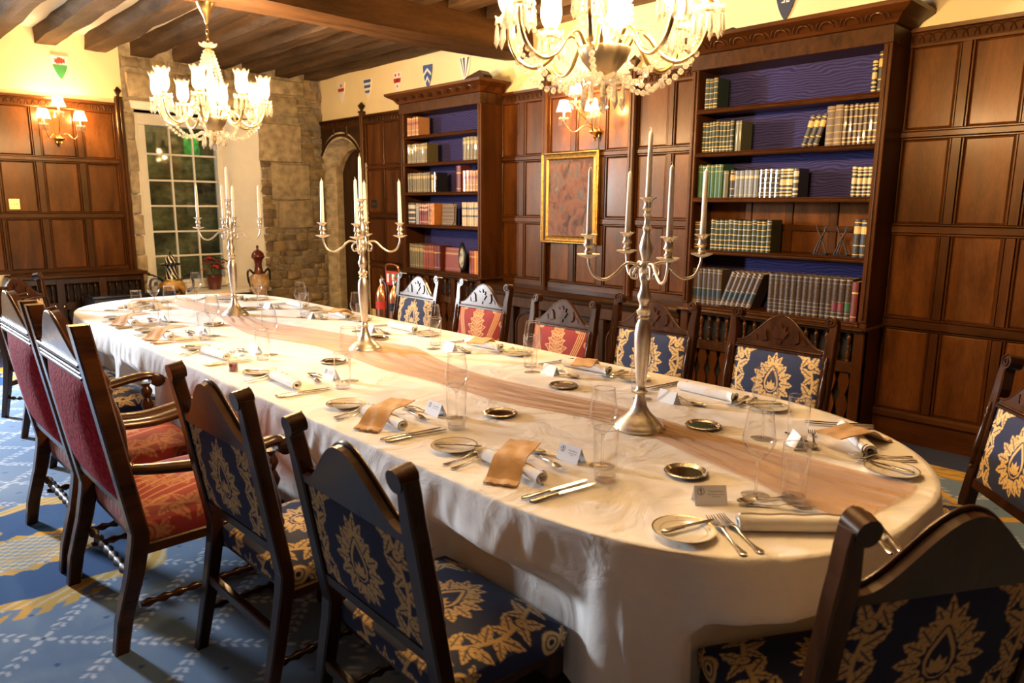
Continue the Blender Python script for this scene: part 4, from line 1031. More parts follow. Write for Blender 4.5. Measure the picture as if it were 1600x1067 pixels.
# ================================================================== WINDOW-SEAT THINGS
def urn_mats():
    m, nt, bs = mat_new('twist'); tc = N(nt, 'ShaderNodeTexCoord'); sp = N(nt, 'ShaderNodeSeparateXYZ'); nt.links.new(tc.outputs['Object'], sp.inputs[0])
    at = N(nt, 'ShaderNodeMath', operation='ARCTAN2'); nt.links.new(sp.outputs[1], at.inputs[0]); nt.links.new(sp.outputs[0], at.inputs[1])
    mu = N(nt, 'ShaderNodeMath', operation='MULTIPLY'); mu.inputs[1].default_value = 9; nt.links.new(at.outputs[0], mu.inputs[0])
    mz = N(nt, 'ShaderNodeMath', operation='MULTIPLY'); mz.inputs[1].default_value = 62; nt.links.new(sp.outputs[2], mz.inputs[0])
    ad = N(nt, 'ShaderNodeMath', operation='ADD'); nt.links.new(mu.outputs[0], ad.inputs[0]); nt.links.new(mz.outputs[0], ad.inputs[1])
    sn = N(nt, 'ShaderNodeMath', operation='SINE'); nt.links.new(ad.outputs[0], sn.inputs[0])
    nt.links.new(ramp(nt, sn.outputs[0], [(0, (.012, .012, .012)), (.5, (.75, .68, .55))], 'CONSTANT'), bs.inputs['Base Color']); bs.inputs['Roughness'].default_value = .25; MATS['twist'] = m
    for nm, st in (('urn_painted', [(.35, (.02, .012, .006)), (.48, (.45, .22, .05)), (.6, (.62, .42, .14)), (.75, (.05, .04, .02))]), ('urn_scene', [(.3, (.30, .05, .02)), (.45, (.60, .42, .22)), (.58, (.45, .24, .07)), (.75, (.12, .16, .16))])):
        m, nt, bs = mat_new(nm); tc = N(nt, 'ShaderNodeTexCoord'); nz = N(nt, 'ShaderNodeTexNoise'); nz.inputs['Scale'].default_value = 7; nt.links.new(tc.outputs['Object'], nz.inputs[0])
        nt.links.new(ramp(nt, nz.outputs[0], st), bs.inputs['Base Color']); bs.inputs['Roughness'].default_value = .2; bs.inputs['Coat Weight'].default_value = .5; MATS[nm] = m
urn_mats()
plain('maroon', (.10, .018, .012), .2, coat=.5)
def plinth(label, x, y, h, w_=.17):
    t = thing('plinth', label, 'stand', (x, y, 0))
    MB().cbox(-w_, w_, -w_, w_, 0, .05, .008).build('base', MATS['dark_oak'], t); MB().cbox(-w_+.03, w_-.03, -w_+.03, w_-.03, .05, h-.04, .006).build('column', MATS['dark_oak'], t); MB().cbox(-w_, w_, -w_, w_, h-.04, h, .008).build('cap', MATS['dark_oak'], t)
plinth('dark wooden plinth under the black twisted-neck urn', -9.2, 3.05, .34); plinth('dark wooden plinth under the maroon painted urn', -9.2, 4.15, .30)
t = thing('urn', 'black lidded urn with spiral striped neck and big scroll handles by the window', 'urn', (-9.2, 3.05, .34))
m = MB(); m.lathe([(.09, 0), (.10, .02), (.05, .05), (.06, .08), (.14, .16), (.165, .24), (.14, .31), (.09, .35)], 24); m.build('body', MATS['urn_painted'], t, True, 60)
m = MB(); m.lathe([(.10, .345), (.095, .36), (.09, .365)], 24); m.build('collar', MATS['brass'], t, True)
m = MB(); m.lathe([(.085, .36), (.062, .43), (.058, .47), (.072, .52)], 24); m.build('neck', MATS['twist'], t, True)
m = MB(); m.lathe([(.075, .515), (.115, .53), (.118, .545), (.07, .56), (.06, .565)], 24); m.build('lip', MATS['black_gloss'], t, True, 50)
m = MB(); m.lathe([(.072, .56), (.066, .60), (.045, .635), (.02, .65)], 20); m.build('lid', MATS['twist'], t, True)
m = MB(); m.lathe([(.02, .648), (.008, .66), (.016, .68), (.0001, .70)], 10); m.build('finial', MATS['black_gloss'], t, True)
for s in (-1, 1):
    m = MB(); m.tube([Vector(p) for p in spline([(0, s*.10, .34), (0, s*.17, .385), (0, s*.235, .36), (0, s*.25, .27), (0, s*.19, .20), (0, s*.15, .22)], 6)], .016, 7); m.build('handle', MATS['black_gloss'], t, True, 80)
    m = MB(); m.tube(spline([(0, s*.16, .385), (0, s*.22, .42), (0, s*.27, .43), (0, s*.245, .45)], 5), [.012]*15+[.006], 6); m.build('handle_scroll', MATS['black_gloss'], t, True, 80)
t = thing('urn', 'maroon lidded urn with painted amber body beside the stone pier', 'urn', (-9.2, 4.15, .30))
m = MB(); m.lathe([(.08, 0), (.09, .03), (.05, .06), (.08, .12), (.125, .22), (.135, .30), (.12, .36), (.075, .40)], 24); m.build('body', MATS['urn_scene'], t, True, 60)
m = MB(); m.lathe([(.078, .395), (.055, .44), (.043, .52), (.055, .58), (.09, .62), (.085, .63), (.07, .64)], 20); m.build('neck', MATS['maroon'], t, True, 50)
m = MB(); m.lathe([(.082, .63), (.075, .665), (.045, .70), (.015, .715), (.012, .735), (.02, .75), (.0001, .78)], 20); m.build('lid', MATS['maroon'], t, True, 50)
for s in (-1, 1):
    m = MB(); m.tube(spline([(0, s*.07, .40), (0, s*.12, .455), (0, s*.15, .42), (0, s*.145, .32), (0, s*.11, .22)], 6), .015, 7); m.build('handle', MATS['black_gloss'], t, True, 80)
# poinsettia
t = thing('poinsettia', 'red poinsettia in a red pot on the window sill', 'plant', (-9.66, 3.74, .486)); t.scale = (1.5, 1.5, 1.5)
MB().lathe([(.05, 0), (.07, .11), (.075, .11), (.075, .125), (.06, .125), (.055, .10)], 16).build('pot', MATS['maroon'], t, True, 50)
plain('petal', (.35, .015, .015), .5); plain('leaf', (.03, .07, .02), .5)
RP = random.Random(3)
for k in range(26):
    an = RP.uniform(0, 2*PI); el = RP.uniform(-.2, .8); L_ = RP.uniform(.07, .12); red = k % 4 != 0
    b0 = Vector((RP.uniform(-.04, .04), RP.uniform(-.06, .08), RP.uniform(.17, .27)))
    d = Vector((math.cos(an)*math.cos(el), math.sin(an)*math.cos(el), math.sin(el)*.6)); s_ = d.cross(Vector((0, 0, 1))).normalized()
    m = MB(); m.add([b0, b0+d*L_*.4+s_*L_*.28, b0+d*L_*.75+s_*L_*.2, b0+d*L_-Vector((0, 0, .02)), b0+d*L_*.75-s_*L_*.2, b0+d*L_*.4-s_*L_*.28, b0+d*L_*.5+Vector((0, 0, .012))], [(0, 1, 6), (1, 2, 6), (2, 3, 6), (3, 4, 6), (4, 5, 6), (5, 0, 6)])
    m.build('bract' if red else 'leaf', MATS['petal' if red else 'leaf'], t)
for k in range(5): 
    m = MB(); m.tube([(0, 0, .10), (RP.uniform(-.04, .04), RP.uniform(-.05, .07), .22)], .004, 4); m.build('stem', MATS['leaf'], t)
# fire extinguishers on their stand
t = thing('extinguisher_stand', 'copper tube stand with a red fire-instruction panel beside the bookcase', 'stand', (-6.88, 4.68, 0))
m = MB(); m.tube(spline([(-.17, .10, .02), (-.15, .06, .50), (-.13, .0, .86), (-.09, -.005, .93), (.09, -.005, .93), (.13, 0, .86), (.15, .06, .50), (.17, .10, .02)], 6), .013, 8); m.build('frame', MATS['copper'], t, True, 80)
MB().cbox(-.125, .125, -.012, .0, .70, .86, .003).build('panel', MATS['red_paint'], t)
for a, c, p, q, mt in ((-.05, -.02, .80, .83, 'green_paint'), (.07, .105, .80, .84, 'green_paint'), (-.10, -.06, .73, .83, 'white_enamel'), (.0, .05, .76, .83, 'white_enamel'), (.0, .03, .715, .735, 'black')):
    MB().box(a, c, -.0135, -.0122, p, q).build('printed_patch', MATS[mt], t)
MB().cbox(-.19, .19, -.14, .16, 0, .03, .004).build('tray', MATS['copper'], t)
for dx, lb, band in ((-.16, 'copper fire extinguisher with a red label, left of the pair', 'red_paint'), (.03, 'copper fire extinguisher with a black band, right of the pair', 'black')):
    e = thing('fire_extinguisher', lb, 'extinguisher', (-6.50+dx*1.3, 4.42, 0.0))
    e.scale = (1, 1, 1.2)
    MB().lathe([(.065, 0), (.075, .015), (.075, .50), (.068, .55), (.035, .60), (.022, .615), (.022, .64)], 20).build('cylinder', MATS['copper'], e, True, 50)
    MB().lathe([(.0755, .40), (.0757, .40), (.0757, .47), (.0755, .47)], 20, cap=False).build('label_band', MATS[band], e, True)
    MB().lathe([(.026, .635), (.026, .665), (.015, .675), (.0001, .675)], 12).build('valve', MATS['silver'], e, True, 50)
    MB().tube([(0, 0, .67), (.03, -.03, .70), (.09, -.05, .685)], .007, 6).build('lever', MATS['silver'], e, True, 80)
    MB().tube([(0, 0, .66), (.03, -.03, .665), (.085, -.05, .64)], .006, 6).build('handle', MATS['black'], e, True, 80)
    MB().tube(spline([(.02, 0, .655), (.085, .0, .60), (.09, .0, .40), (.085, 0, .2)], 5), .011, 7).build('hose', MATS['black'], e, True, 80)

# low black chest by the far end of the table
t = thing('black_chest', 'low black chest in shadow between the spindle cupboard and the table', 'chest', (-8.75, 2.45, 0))
MB().cbox(-.22, .22, -.42, .42, .04, .60, .008).build('body', MATS['black'], t); MB().cbox(-.24, .24, -.44, .44, .60, .63, .006).build('lid', MATS['black_gloss'], t)
for sx in (-1, 1):
    for sy in (-1, 1): MB().cbox(sx*.18-.03, sx*.18+.03, sy*.37-.03, sy*.37+.03, 0, .05, .005).build('foot', MATS['black'], t)
# ================================================================== TABLE
TZ = .757; TCY, THW, XR, XL, EAX, EN = 2.19, .852, -1.62, -6.0, 1.04, 2.4
def outline(s):
    """s in [0,1) around the oval table: returns point, spine point"""
    L1 = XR-XL; Le = 2.35; tot = 2*L1+2*Le; d = (s % 1)*tot
    def sup(a, e=None):
        e = e or EN; return (abs(math.cos(a))**(2/e)*(1 if math.cos(a) >= 0 else -1), abs(math.sin(a))**(2/e)*(1 if math.sin(a) >= 0 else -1))
    if d < L1: return (XL+d, TCY-THW), (XL+d, TCY)                         # near side, left to right
    d -= L1
    if d < Le:
        a_ = -PI/2+PI*d/Le; c, sn = sup(a_, 2.8 if a_ < 0 else 2.05); return (XR+EAX*c, TCY+THW*sn), (XR, TCY)
    d -= Le
    if d < L1: return (XR-d, TCY+THW), (XR-d, TCY)
    d -= L1; c, sn = sup(PI/2+PI*d/Le); return (XL+EAX*c, TCY+THW*sn), (XL, TCY)
# seats that press into the hanging cloth: (x, y, half width, rotation)
CHAIRS_NEAR = [(-1.55, 1.19), (-2.27, 1.14), (-4.75, 1.17), (-5.55, 1.17)]
PUSH = [(-1.52, 1.19, -.03, .30, .235), (-2.27, 1.14, .02, .28, .235), (-3.02, .945, 0, .36, .345), (-3.84, .945, .01, .36, .345), (-4.75, 1.17, 0, .28, .235), (-5.55, 1.17, .03, .28, .235), (-6.42, 1.25, -.85, .28, .235),
        (-.60, 1.70, 1.05, .28, .235), (-.70, 2.86, 2.29, .28, .235), (-1.70, 3.24, PI, .28, .235), (-2.48, 3.24, PI, .28, .235), (-4.78, 3.20, PI, .28, .235), (-3.13, 3.15, PI, .28, .235), (-3.98, 3.21, PI, .28, .235)]
tbl = thing('dining_table', 'long oval dining table hidden under the white tablecloth', 'table', (-3.73, 2.2, 0))
NT = 160
m = MB(); pts = [outline(i/NT)[0] for i in range(NT)]
m.prism([((x+3.73)*.998, (y-2.2)*.995) for x, y in pts], .715, .748, lambda x, y, d: (x, y, d)); m.build('tabletop', MATS['oak'], tbl)
for x in (-2.4, -.0, 2.4):
    MB().cbox(x-.06, x+.06, -.45, .45, .0, .06, .01).build('foot', MATS['oak'], tbl); MB().lathe([(.09, .06), (.06, .10), (.085, .25), (.10, .36), (.06, .48), (.07, .60), (.1, .64), (.1, .70)], 16, (x, 0, 0)).build('leg', MATS['oak'], tbl, True, 50); MB().cbox(x-.05, x+.05, -.5, .5, .66, .715, .01).build('bearer', MATS['oak'], tbl)
def cloth_mesh():
    NS_ = 1400; M = 34; r_ = np.random.default_rng(4)
    ph = r_.uniform(0, 6.28, 12)
    O = np.array([outline(i/NS_)[0] for i in range(NS_)]); SP = np.array([outline(i/NS_)[1] for i in range(NS_)])
    T = np.roll(O, -1, 0)-np.roll(O, 1, 0); ln = np.linalg.norm(T, axis=1); T /= ln[:, None]
    Nn = np.stack([T[:, 1], -T[:, 0]], 1)                      # outward (counter-clockwise path)
    arc = np.concatenate([[0], np.cumsum(np.linalg.norm(np.diff(O, axis=0), axis=1))])
    rows = []
    def wr(x, y): return .0007*np.sin(x*7+1.3*np.sin(y*5))+.0006*np.sin(y*13+x*3+1)+.0005*np.sin(x*23-y*9)
    for rr in (.0, .2, .4, .6, .8, .92, .985):
        P = SP+(O-SP)*rr; rows.append(np.column_stack([P, TZ-.001+wr(P[:, 0], P[:, 1])]))
    # corner pulls: where the rectangular cloth has its corners
    def near(px, py, w_): return np.exp(-(((O[:, 0]-px)/w_)**2+((O[:, 1]-py)/w_)**2))
    ends = smooth(-1.5, -.9, O[:, 0])+smooth(-5.9, -6.5, O[:, 0])
    drop = .43+.17*near(-.86, 1.43, .30)+.14*near(-6.45, 1.50, .35)+.10*ends+.12*near(-.86, 2.97, .3)+.1*near(-6.6, 2.8, .35)
    fold = np.zeros(NS_)
    for k, (f_, a_) in enumerate(((5.1, .5), (9.3, .55), (15.7, .45), (24.1, .28), (37.0, .15))): fold += a_*np.sin(arc*f_+ph[k]+.6*np.sin(arc*1.7+ph[k+5]))
    tip = near(-1.06, 1.36, .075)*1.0+near(-.72, 1.55, .09)*.6+near(-6.3, 1.42, .08)*.8+near(-6.75, 1.8, .1)*.5
    amp = .024+.045*ends
    prev = None
    for j in range(M+1):
        t_ = j/M; z = TZ-.002-drop*t_ if j else TZ-.001
        e = .014*(1-math.exp(-t_*22))
        w_ = t_**.8
        off = e+.012*t_+amp*w_*fold*(1-.25*np.sin(t_*5+arc*2))+tip*.085*t_**1.1
        rd = (1-np.abs(np.sin(arc*5.3+1.2*np.sin(arc*1.9)+.5*t_)))**5*.045+(1-np.abs(np.sin(arc*12.1+1.7*np.sin(arc*2.3+1)-1.3*t_)))**4*.018
        off = off+rd*(.35+1.0*ends)*min(1, t_*1.6)
        off = off+.004*np.sin(arc*60+t_*9+2*np.sin(arc*7))*math.sin(min(1, t_*2.5)*PI)*.6
        off = np.maximum(off, .004+.0*off)
        P = O+Nn*off[:, None]
        # cloth pressed in by pushed-in seats on the near side
        for cx_, cy_, an, hw_, fr in PUSH:
            fx_, fy_ = -math.sin(an), math.cos(an)
            lx = (P[:, 0]-cx_)*fy_-(P[:, 1]-cy_)*fx_; ly = (P[:, 0]-cx_)*fx_+(P[:, 1]-cy_)*fy_
            inx = smooth(hw_+.10, hw_-.01, np.abs(lx)); low = smooth(.62, .50, z)
            need = np.clip(fr-ly, 0, None)*inx*low*(ly > -.35)
            P = P+np.outer(need, [fx_, fy_])
        zz = z if np.ndim(z) else np.full(NS_, z)
        rows.append(np.column_stack([P, zz]))
    V = np.concatenate(rows); R_ = len(rows); idx = np.arange(R_*NS_).reshape(R_, NS_); nx = np.roll(idx, -1, 1)
    F = np.stack([idx[:-1], idx[1:], nx[1:], nx[:-1]], -1).reshape(-1, 4)
    me = bpy.data.meshes.new('tablecloth'); me.from_pydata(V.tolist(), [], F.tolist()); me.update(); me.shade_smooth(); return me
def cloth_mat():
    m, nt, bs = mat_new('linen'); bs.inputs['Roughness'].default_value = .85
    bs.inputs['Base Color'].default_value = (.83, .78, .70, 1); bs.inputs['Sheen Weight'].default_value = .15
    tc = N(nt, 'ShaderNodeTexCoord'); nz = N(nt, 'ShaderNodeTexNoise'); nz.inputs['Scale'].default_value = 5; nz.inputs['Detail'].default_value = 6; nz.inputs['Distortion'].default_value = 1.0
    nt.links.new(tc.outputs['Object'], nz.inputs[0]); n2 = N(nt, 'ShaderNodeTexNoise'); n2.inputs['Scale'].default_value = 350; nt.links.new(tc.outputs['Object'], n2.inputs[0])
    ad = N(nt, 'ShaderNodeMath', operation='MULTIPLY_ADD'); ad.inputs[1].default_value = .03; nt.links.new(n2.outputs[0], ad.inputs[0]); nt.links.new(nz.outputs[0], ad.inputs[2])
    bump(nt, bs, ad.outputs[0], .45, .03); MATS['linen'] = m; return m
cm = cloth_mesh(); cm.materials.append(cloth_mat())
tag(link('tablecloth', cm), 'white linen tablecloth draped over the long oval table', 'tablecloth')
# ---- organza runner
def organza():
    m, nt, bs = mat_new('organza'); bs.inputs['Base Color'].default_value = (.52, .30, .14, 1); bs.inputs['Roughness'].default_value = .5; bs.inputs['Sheen Weight'].default_value = .4
    out = nt.nodes['Material Output']; tr = N(nt, 'ShaderNodeBsdfTransparent'); tr.inputs[0].default_value = (.93, .80, .63, 1)
    mx = N(nt, 'ShaderNodeMixShader'); lw = N(nt, 'ShaderNodeLayerWeight'); lw.inputs[0].default_value = .5
    mr = N(nt, 'ShaderNodeMapRange'); mr.inputs[3].default_value = .30; mr.inputs[4].default_value = .75; nt.links.new(lw.outputs['Facing'], mr.inputs[0])
    nt.links.new(mr.outputs[0], mx.inputs[0]); nt.links.new(tr.outputs[0], mx.inputs[1]); nt.links.new(bs.outputs[0], mx.inputs[2]); nt.links.new(mx.outputs[0], out.inputs[0])
    MATS['organza'] = m
organza()
def runner():
    ctr = spline([(-.66, 2.155, 0), (-1.1, 2.19, 0), (-1.7, 2.28, 0), (-2.3, 2.22, 0), (-2.9, 2.21, 0), (-3.4, 2.28, 0), (-3.8, 2.30, 0), (-4.4, 2.20, 0), (-5.0, 2.16, 0), (-5.6, 2.26, 0), (-6.2, 2.22, 0), (-6.8, 2.25, 0)], 40)
    P = []; n = len(ctr); K = 64
    for i, c in enumerate(ctr):
        t_ = i/(n-1); hw_ = .20-.05*math.sin(t_*9)-.04*smooth(0, .25, np.array(t_))+.02*math.sin(t_*31)
        row = []
        for k in range(K+1):
            u = k/K*2-1
            fl = .5+.5*math.sin(u*13+1.8*math.sin(t_*22)+1.2*math.sin(t_*47+u))
            f2 = .5+.5*math.sin(u*31+2.5*math.sin(t_*31)+t_*40)
            h = (.0085*fl+.0035*f2)*(.25+.75*(1-u*u))
            row.append((c.x+.01*math.sin(u*3+t_*60), c.y+hw_*float(1)*(u+.05*math.sin(u*9+t_*50)), TZ+.0022+h))
        P.append(row)
    m = MB(); m.grid(P); return m.build('table_runner', MATS['organza'], None, True, 180)
tag(runner(), 'sheer brown organza runner gathered along the middle of the table', 'table runner')

# ================================================================== CANDELABRA
def candelabrum_parts():
    t = thing('candelabrum', '', 'candelabrum', (0, 0, 0))
    MB().lathe([(.098, 0), (.100, .006), (.094, .012), (.092, .018), (.084, .022), (.080, .030), (.058, .048), (.040, .066), (.028, .088), (.021, .115), (.018, .135)], 40).build('base', MATS['silver'], t, True, 50)
    MB().lathe([(.018, .135), (.026, .140), (.028, .146), (.018, .154), (.016, .172), (.019, .180), (.021, .20), (.027, .27), (.031, .34), (.0315, .375), (.027, .405), (.018, .425), (.024, .432), (.018, .438), (.026, .448), (.028, .458), (.018, .468), (.017, .482), (.024, .50), (.026, .515), (.018, .535), (.015, .56), (.020, .575), (.020, .59), (.015, .60), (.022, .61), (.022, .635), (.015, .645), (.018, .66), (.025, .685), (.026, .70), (.018, .73), (.012, .75), (.018, .765), (.012, .775), (.010, .80), (.016, .812), (.011, .822)], 28).build('stem', MATS['silver'], t, True, 45)
    sock = [(.012, 0), (.016, .008), (.011, .016), (.013, .024), (.019, .030), (.015, .038), (.014, .052), (.019, .062), (.030, .068), (.031, .071), (.014, .072), (.012, .060)]
    MB().lathe(sock, 20, (0, 0, .805)).build('socket', MATS['silver'], t, True, 50)
    for k in range(4):
        a = k*PI/2; r_ = Matrix.Rotation(a, 3, 'Z')
        pth = spline([(.012, 0, .612), (.035, 0, .632), (.075, 0, .636), (.115, 0, .600), (.155, 0, .578), (.195, 0, .590), (.215, 0, .628), (.22, 0, .662)], 6)
        arm = MB().tube([r_ @ p for p in pth], .0055, 8).build('arm', MATS['silver'], t, True, 80)
        sc_ = spline([(.035, 0, .630), (.055, 0, .612), (.052, 0, .585), (.034, 0, .582), (.036, 0, .597)], 5)
        MB().tube([r_ @ p for p in sc_], .005, 6).build('arm_scroll', MATS['silver'], arm, True, 80)
        p = r_ @ Vector((.22, 0, 0))
        MB().lathe([(.006, .655), (.020, .660), (.040, .668), (.042, .672), (.020, .670), (.010, .674)], 24, (p.x, p.y, 0)).build('drip_pan', MATS['silver'], arm, True, 50)
        MB().lathe(sock, 20, (p.x, p.y, .672)).build('socket', MATS['silver'], arm, True, 50)
    return t
cand = candelabrum_parts()
cd0 = thing('candle', '', 'candle', (0, 0, 0))
MB().lathe([(.011, 0), (.0108, .04), (.0085, .20), (.0075, .238), (.004, .246), (.0005, .249)], 14).build('wax', MATS['wax'], cd0, True, 60)
MB().tube([(0, 0, .246), (-.0005, 0, .254), (-.004, .001, .258)], .0012, 5).build('wick', MATS['wax'], cd0, True, 80)
CAND = [(-1.605, 2.215, 0.98, 'nearest, on the right half of the table'), (-3.64, 2.27, 0.90, 'in the middle of the table'), (-5.47, 2.26, 1.02, 'farthest, near the window')]
CS = ['nearest candelabrum', 'middle candelabrum', 'farthest candelabrum']
AN = ['right', 'back', 'left', 'front']
for i, (x, y, a, wh) in enumerate(CAND):
    lb = f'silver five-branch candelabrum {wh}'
    if i == 0: cand.location = (x, y, TZ); cand.rotation_euler = (0, 0, a); cand['label'] = lb; cand['group'] = 'silver candelabra on the table'
    else: dup(cand, (x, y, TZ), a, lb, 'silver candelabra on the table')
    for k in range(5):
        if k < 4: px, py, pz = x+.22*math.cos(a+k*PI/2), y+.22*math.sin(a+k*PI/2), TZ+.732; l2 = f'ivory taper candle in the {AN[k]} arm of the {CS[i]}'
        else: px, py, pz = x, y, TZ+.865; l2 = f'ivory taper candle at the centre top of the {CS[i]}'
        if i == 0 and k == 0: cd0.location = (px, py, pz); cd0['label'] = l2; cd0['group'] = 'taper candles'
        else:
            o = dup(cd0, (px, py, pz), random.uniform(0, 6), l2, 'taper candles'); o.rotation_euler.x = random.uniform(-.02, .02)

# ================================================================== PLACE SETTINGS
def rot2(x, y, a): return (x*math.cos(a)-y*math.sin(a), x*math.sin(a)+y*math.cos(a))
# prototypes (local +y points away from the diner)
def proto(name, cat): return thing(name, '', cat, (0, 0, -50))
P_plate = proto('side_plate', 'plate')
MB().lathe([(.045, .000), (.048, .004), (.056, .006), (.082, .0145), (.084, .0165), (.081, .0165), (.056, .0085), (.045, .0065), (.0001, .0065)], 48).build('dish', MATS['china'], P_plate, True, 60)
for r0, r1, zz in ((.0785, .0825, .0166), (.060, .0612, .0101)):
    MB().lathe([(r0, zz-.0009 if r0 > .07 else zz-.0002), (r1, zz+.0004)], 48, cap=False).build('gilt_band', MATS['china_gold'], P_plate, True)
for k in range(4):
    MB().lathe([(.0001, .0132), (.004, .0130)], 6, (.070*math.cos(k*PI/2), .070*math.sin(k*PI/2), 0), cap=False).build('gilt_motif', MATS['china_gold'], P_plate)
def knife_thing(L_, name):
    t = proto(name, 'knife'); h = L_*.40
    m = MB(); P = []
    for f_, w_, z in ((0, .004, .004), (.03, .0085, .005), (.10, .0095, .006), (.25, .0075, .0058), (.36, .0060, .0055), (.395, .0075, .0055), (.405, .005, .005)):
        y = -L_/2+L_*f_; P.append([(w_*math.cos(a), y, .0058+z*.75*math.sin(a)) for a in [2*PI*k/10 for k in range(11)]])
    m.grid(P); m.build('handle', MATS['cutlery'], t, True, 70)
    y0 = -L_/2+L_*.40; e = L_/2
    top = [(.0052, y0), (.0052, y0+.02), (.0058, lerp(y0, e, .6)), (.0040, lerp(y0, e, .9)), (-.0012, e), (-.0058, lerp(y0, e, .97)), (-.0072, lerp(y0, e, .85)), (-.0072, y0+.02), (-.0045, y0)]
    MB().prism(top, .0048, .0064, lambda x, y, d: (x, y, d)).build('blade', MATS['cutlery'], t)
    return t
P_knife = knife_thing(.235, 'table_knife'); P_bknife = knife_thing(.165, 'butter_knife')
def zc_fork(f_): return .003+.010*math.exp(-((f_-.60)/.12)**2)+.006*smooth(.85, 1.0, np.array(f_)).item()
def fork_thing(L_, name):
    t = proto(name, 'fork'); st = []
    m = MB(); P = []
    for f_, w_ in ((0, .004), (.02, .0085), (.06, .009), (.15, .0055), (.30, .0033), (.48, .0030), (.58, .0038), (.64, .0075), (.70, .0115), (.745, .012)):
        y = -L_/2+L_*f_; z = zc_fork(f_); P.append([(-w_, y, z+.0018), (-w_*.5, y, z+.0028), (w_*.5, y, z+.0028), (w_, y, z+.0018), (w_, y, z), (-w_, y, z), (-w_, y, z+.0018)])
    m.grid(P); m.f += [(0, 1, 2, 3, 4, 5)[::-1], tuple(9*7+k for k in range(6))]
    m.build('handle', MATS['cutlery'], t, True, 60)
    for k in range(4):
        x = (k-1.5)*.0063; m = MB(); P = []
        for f_, w_ in ((.738, .0026), (.80, .0020), (.92, .0018), (1.0, .0008)):
            y = -L_/2+L_*f_; z = zc_fork(f_); P.append([(x-w_, y, z+.0022), (x+w_, y, z+.0022), (x+w_, y, z+.0002), (x-w_, y, z+.0002), (x-w_, y, z+.0022)])
        m.grid(P); m.f.append((0, 1, 2, 3)); m.build('tine', MATS['cutlery'], t)
    return t
P_fork = fork_thing(.195, 'table_fork'); P_dfork = fork_thing(.175, 'dessert_fork')
def spoon_thing(L_):
    t = proto('dessert_spoon', 'spoon'); m = MB(); P = []
    for f_, w_ in ((0, .004), (.02, .0085), (.06, .009), (.15, .0055), (.30, .0033), (.52, .0030), (.62, .0042), (.67, .005)):
        y = -L_/2+L_*f_; z = zc_fork(f_*.93); P.append([(-w_, y, z+.0018), (-w_*.5, y, z+.0028), (w_*.5, y, z+.0028), (w_, y, z+.0018), (w_, y, z), (-w_, y, z), (-w_, y, z+.0018)])
    m.grid(P); m.build('handle', MATS['cutlery'], t, True, 60)
    m = MB(); P = []
    for i in range(7):
        r_ = i/6; P.append([(.0175*r_*math.cos(a), L_/2-.031+.032*r_*math.sin(a)*(1-.12*math.sin(a)), .002+.0085*r_**2+(.0) ) for a in [2*PI*k/24 for k in range(25)]])
    m.grid(P); m.grid([[(x, y, z+.0013) for x, y, z in r_] for r_ in P]); m.grid([P[-1], [(x, y, z+.0013) for x, y, z in P[-1]]]); m.build('bowl', MATS['cutlery'], t, True, 70)
    return t
P_spoon = spoon_thing(.18)
def napkin_roll(flat=False):
    t = proto('napkin_roll', 'napkin'); turns = 3.2; n = 72; pts = []
    for i in range(n+1):
        a = 2*PI*turns*i/n; r_ = .008+.0155*i/n; pts.append((r_*math.cos(a), r_*math.sin(a)*.86))
    th = .0041; inn = []
    for i, (x, z) in enumerate(pts):
        d = math.hypot(x, z); inn.append((x*(1-th/d), z*(1-th/d)))
    zmin = -min(p[1] for p in pts)
    loop = pts+inn[::-1]; m = MB(); NL = 10; R0 = random.Random(2); P = []
    for j in range(NL+1):
        xx = -.15+.30*j/NL; sc = 1+.06*math.sin(j*1.9)+.03*math.sin(j*4.3)
        P.append([(xx+.006*math.sin(a*14+j)*(j in (0, NL)), x*sc, (z+zmin)*sc+.0008) for a, (x, z) in [(k/len(loop), p) for k, p in enumerate(loop)]]+[])
    P = [r_+[r_[0]] for r_ in P]
    m.grid(P)
    for j in (0, NL):   # end faces between outer and inner line
        o = j*(len(loop)+1); K = len(pts)
        for i in range(K-1): m.f.append((o+i, o+i+1, o+2*K-2-i, o+2*K-1-i))
    m.build('roll', MATS['napkin'], t, True, 60)
    return t
P_nap = napkin_roll()
def kraft_bag():
    t = proto('paper_sleeve', 'paper bag'); m = MB(); W_ = .052; L_ = .145; n = 18; P = []; R0 = random.Random(8)
    for i in range(n+1):
        y = -L_+2*L_*i/n; hz = .006+.046*smooth(-.13, -.02, np.array(y)).item()-.004*max(0, y/L_)
        row = []
        for k in range(9):
            x = -W_+2*W_*k/8; row.append((x, y, hz+.0015*math.sin(k*1.3+i*.5)))
        P.append(row)
    zz = [(-.004 if k % 2 else .004) for k in range(9)]
    P[0] = [(x, y+zz[k]*.8, z) for k, (x, y, z) in enumerate(P[0])]
    m.grid(P); Q = [[(x, y, z-.004) for x, y, z in r_] for r_ in P]; m.grid(Q)
    m.grid([P[0], Q[0]]); m.grid([P[-1], Q[-1]]); m.grid([[r_[0] for r_ in P], [r_[0] for r_ in Q]]); m.grid([[r_[-1] for r_ in P], [r_[-1] for r_ in Q]])
    m.build('paper', MATS['kraft'], t, True, 40)
    fl = MB(); fl.grid([[(x, y+.001, z+.0012) for x, y, z in P[2]], [(x*.99, y, z+.0016) for x, y, z in P[0]]]); fl.build('pinked_flap', MATS['kraft'], t)
    return t
P_bag = kraft_bag()
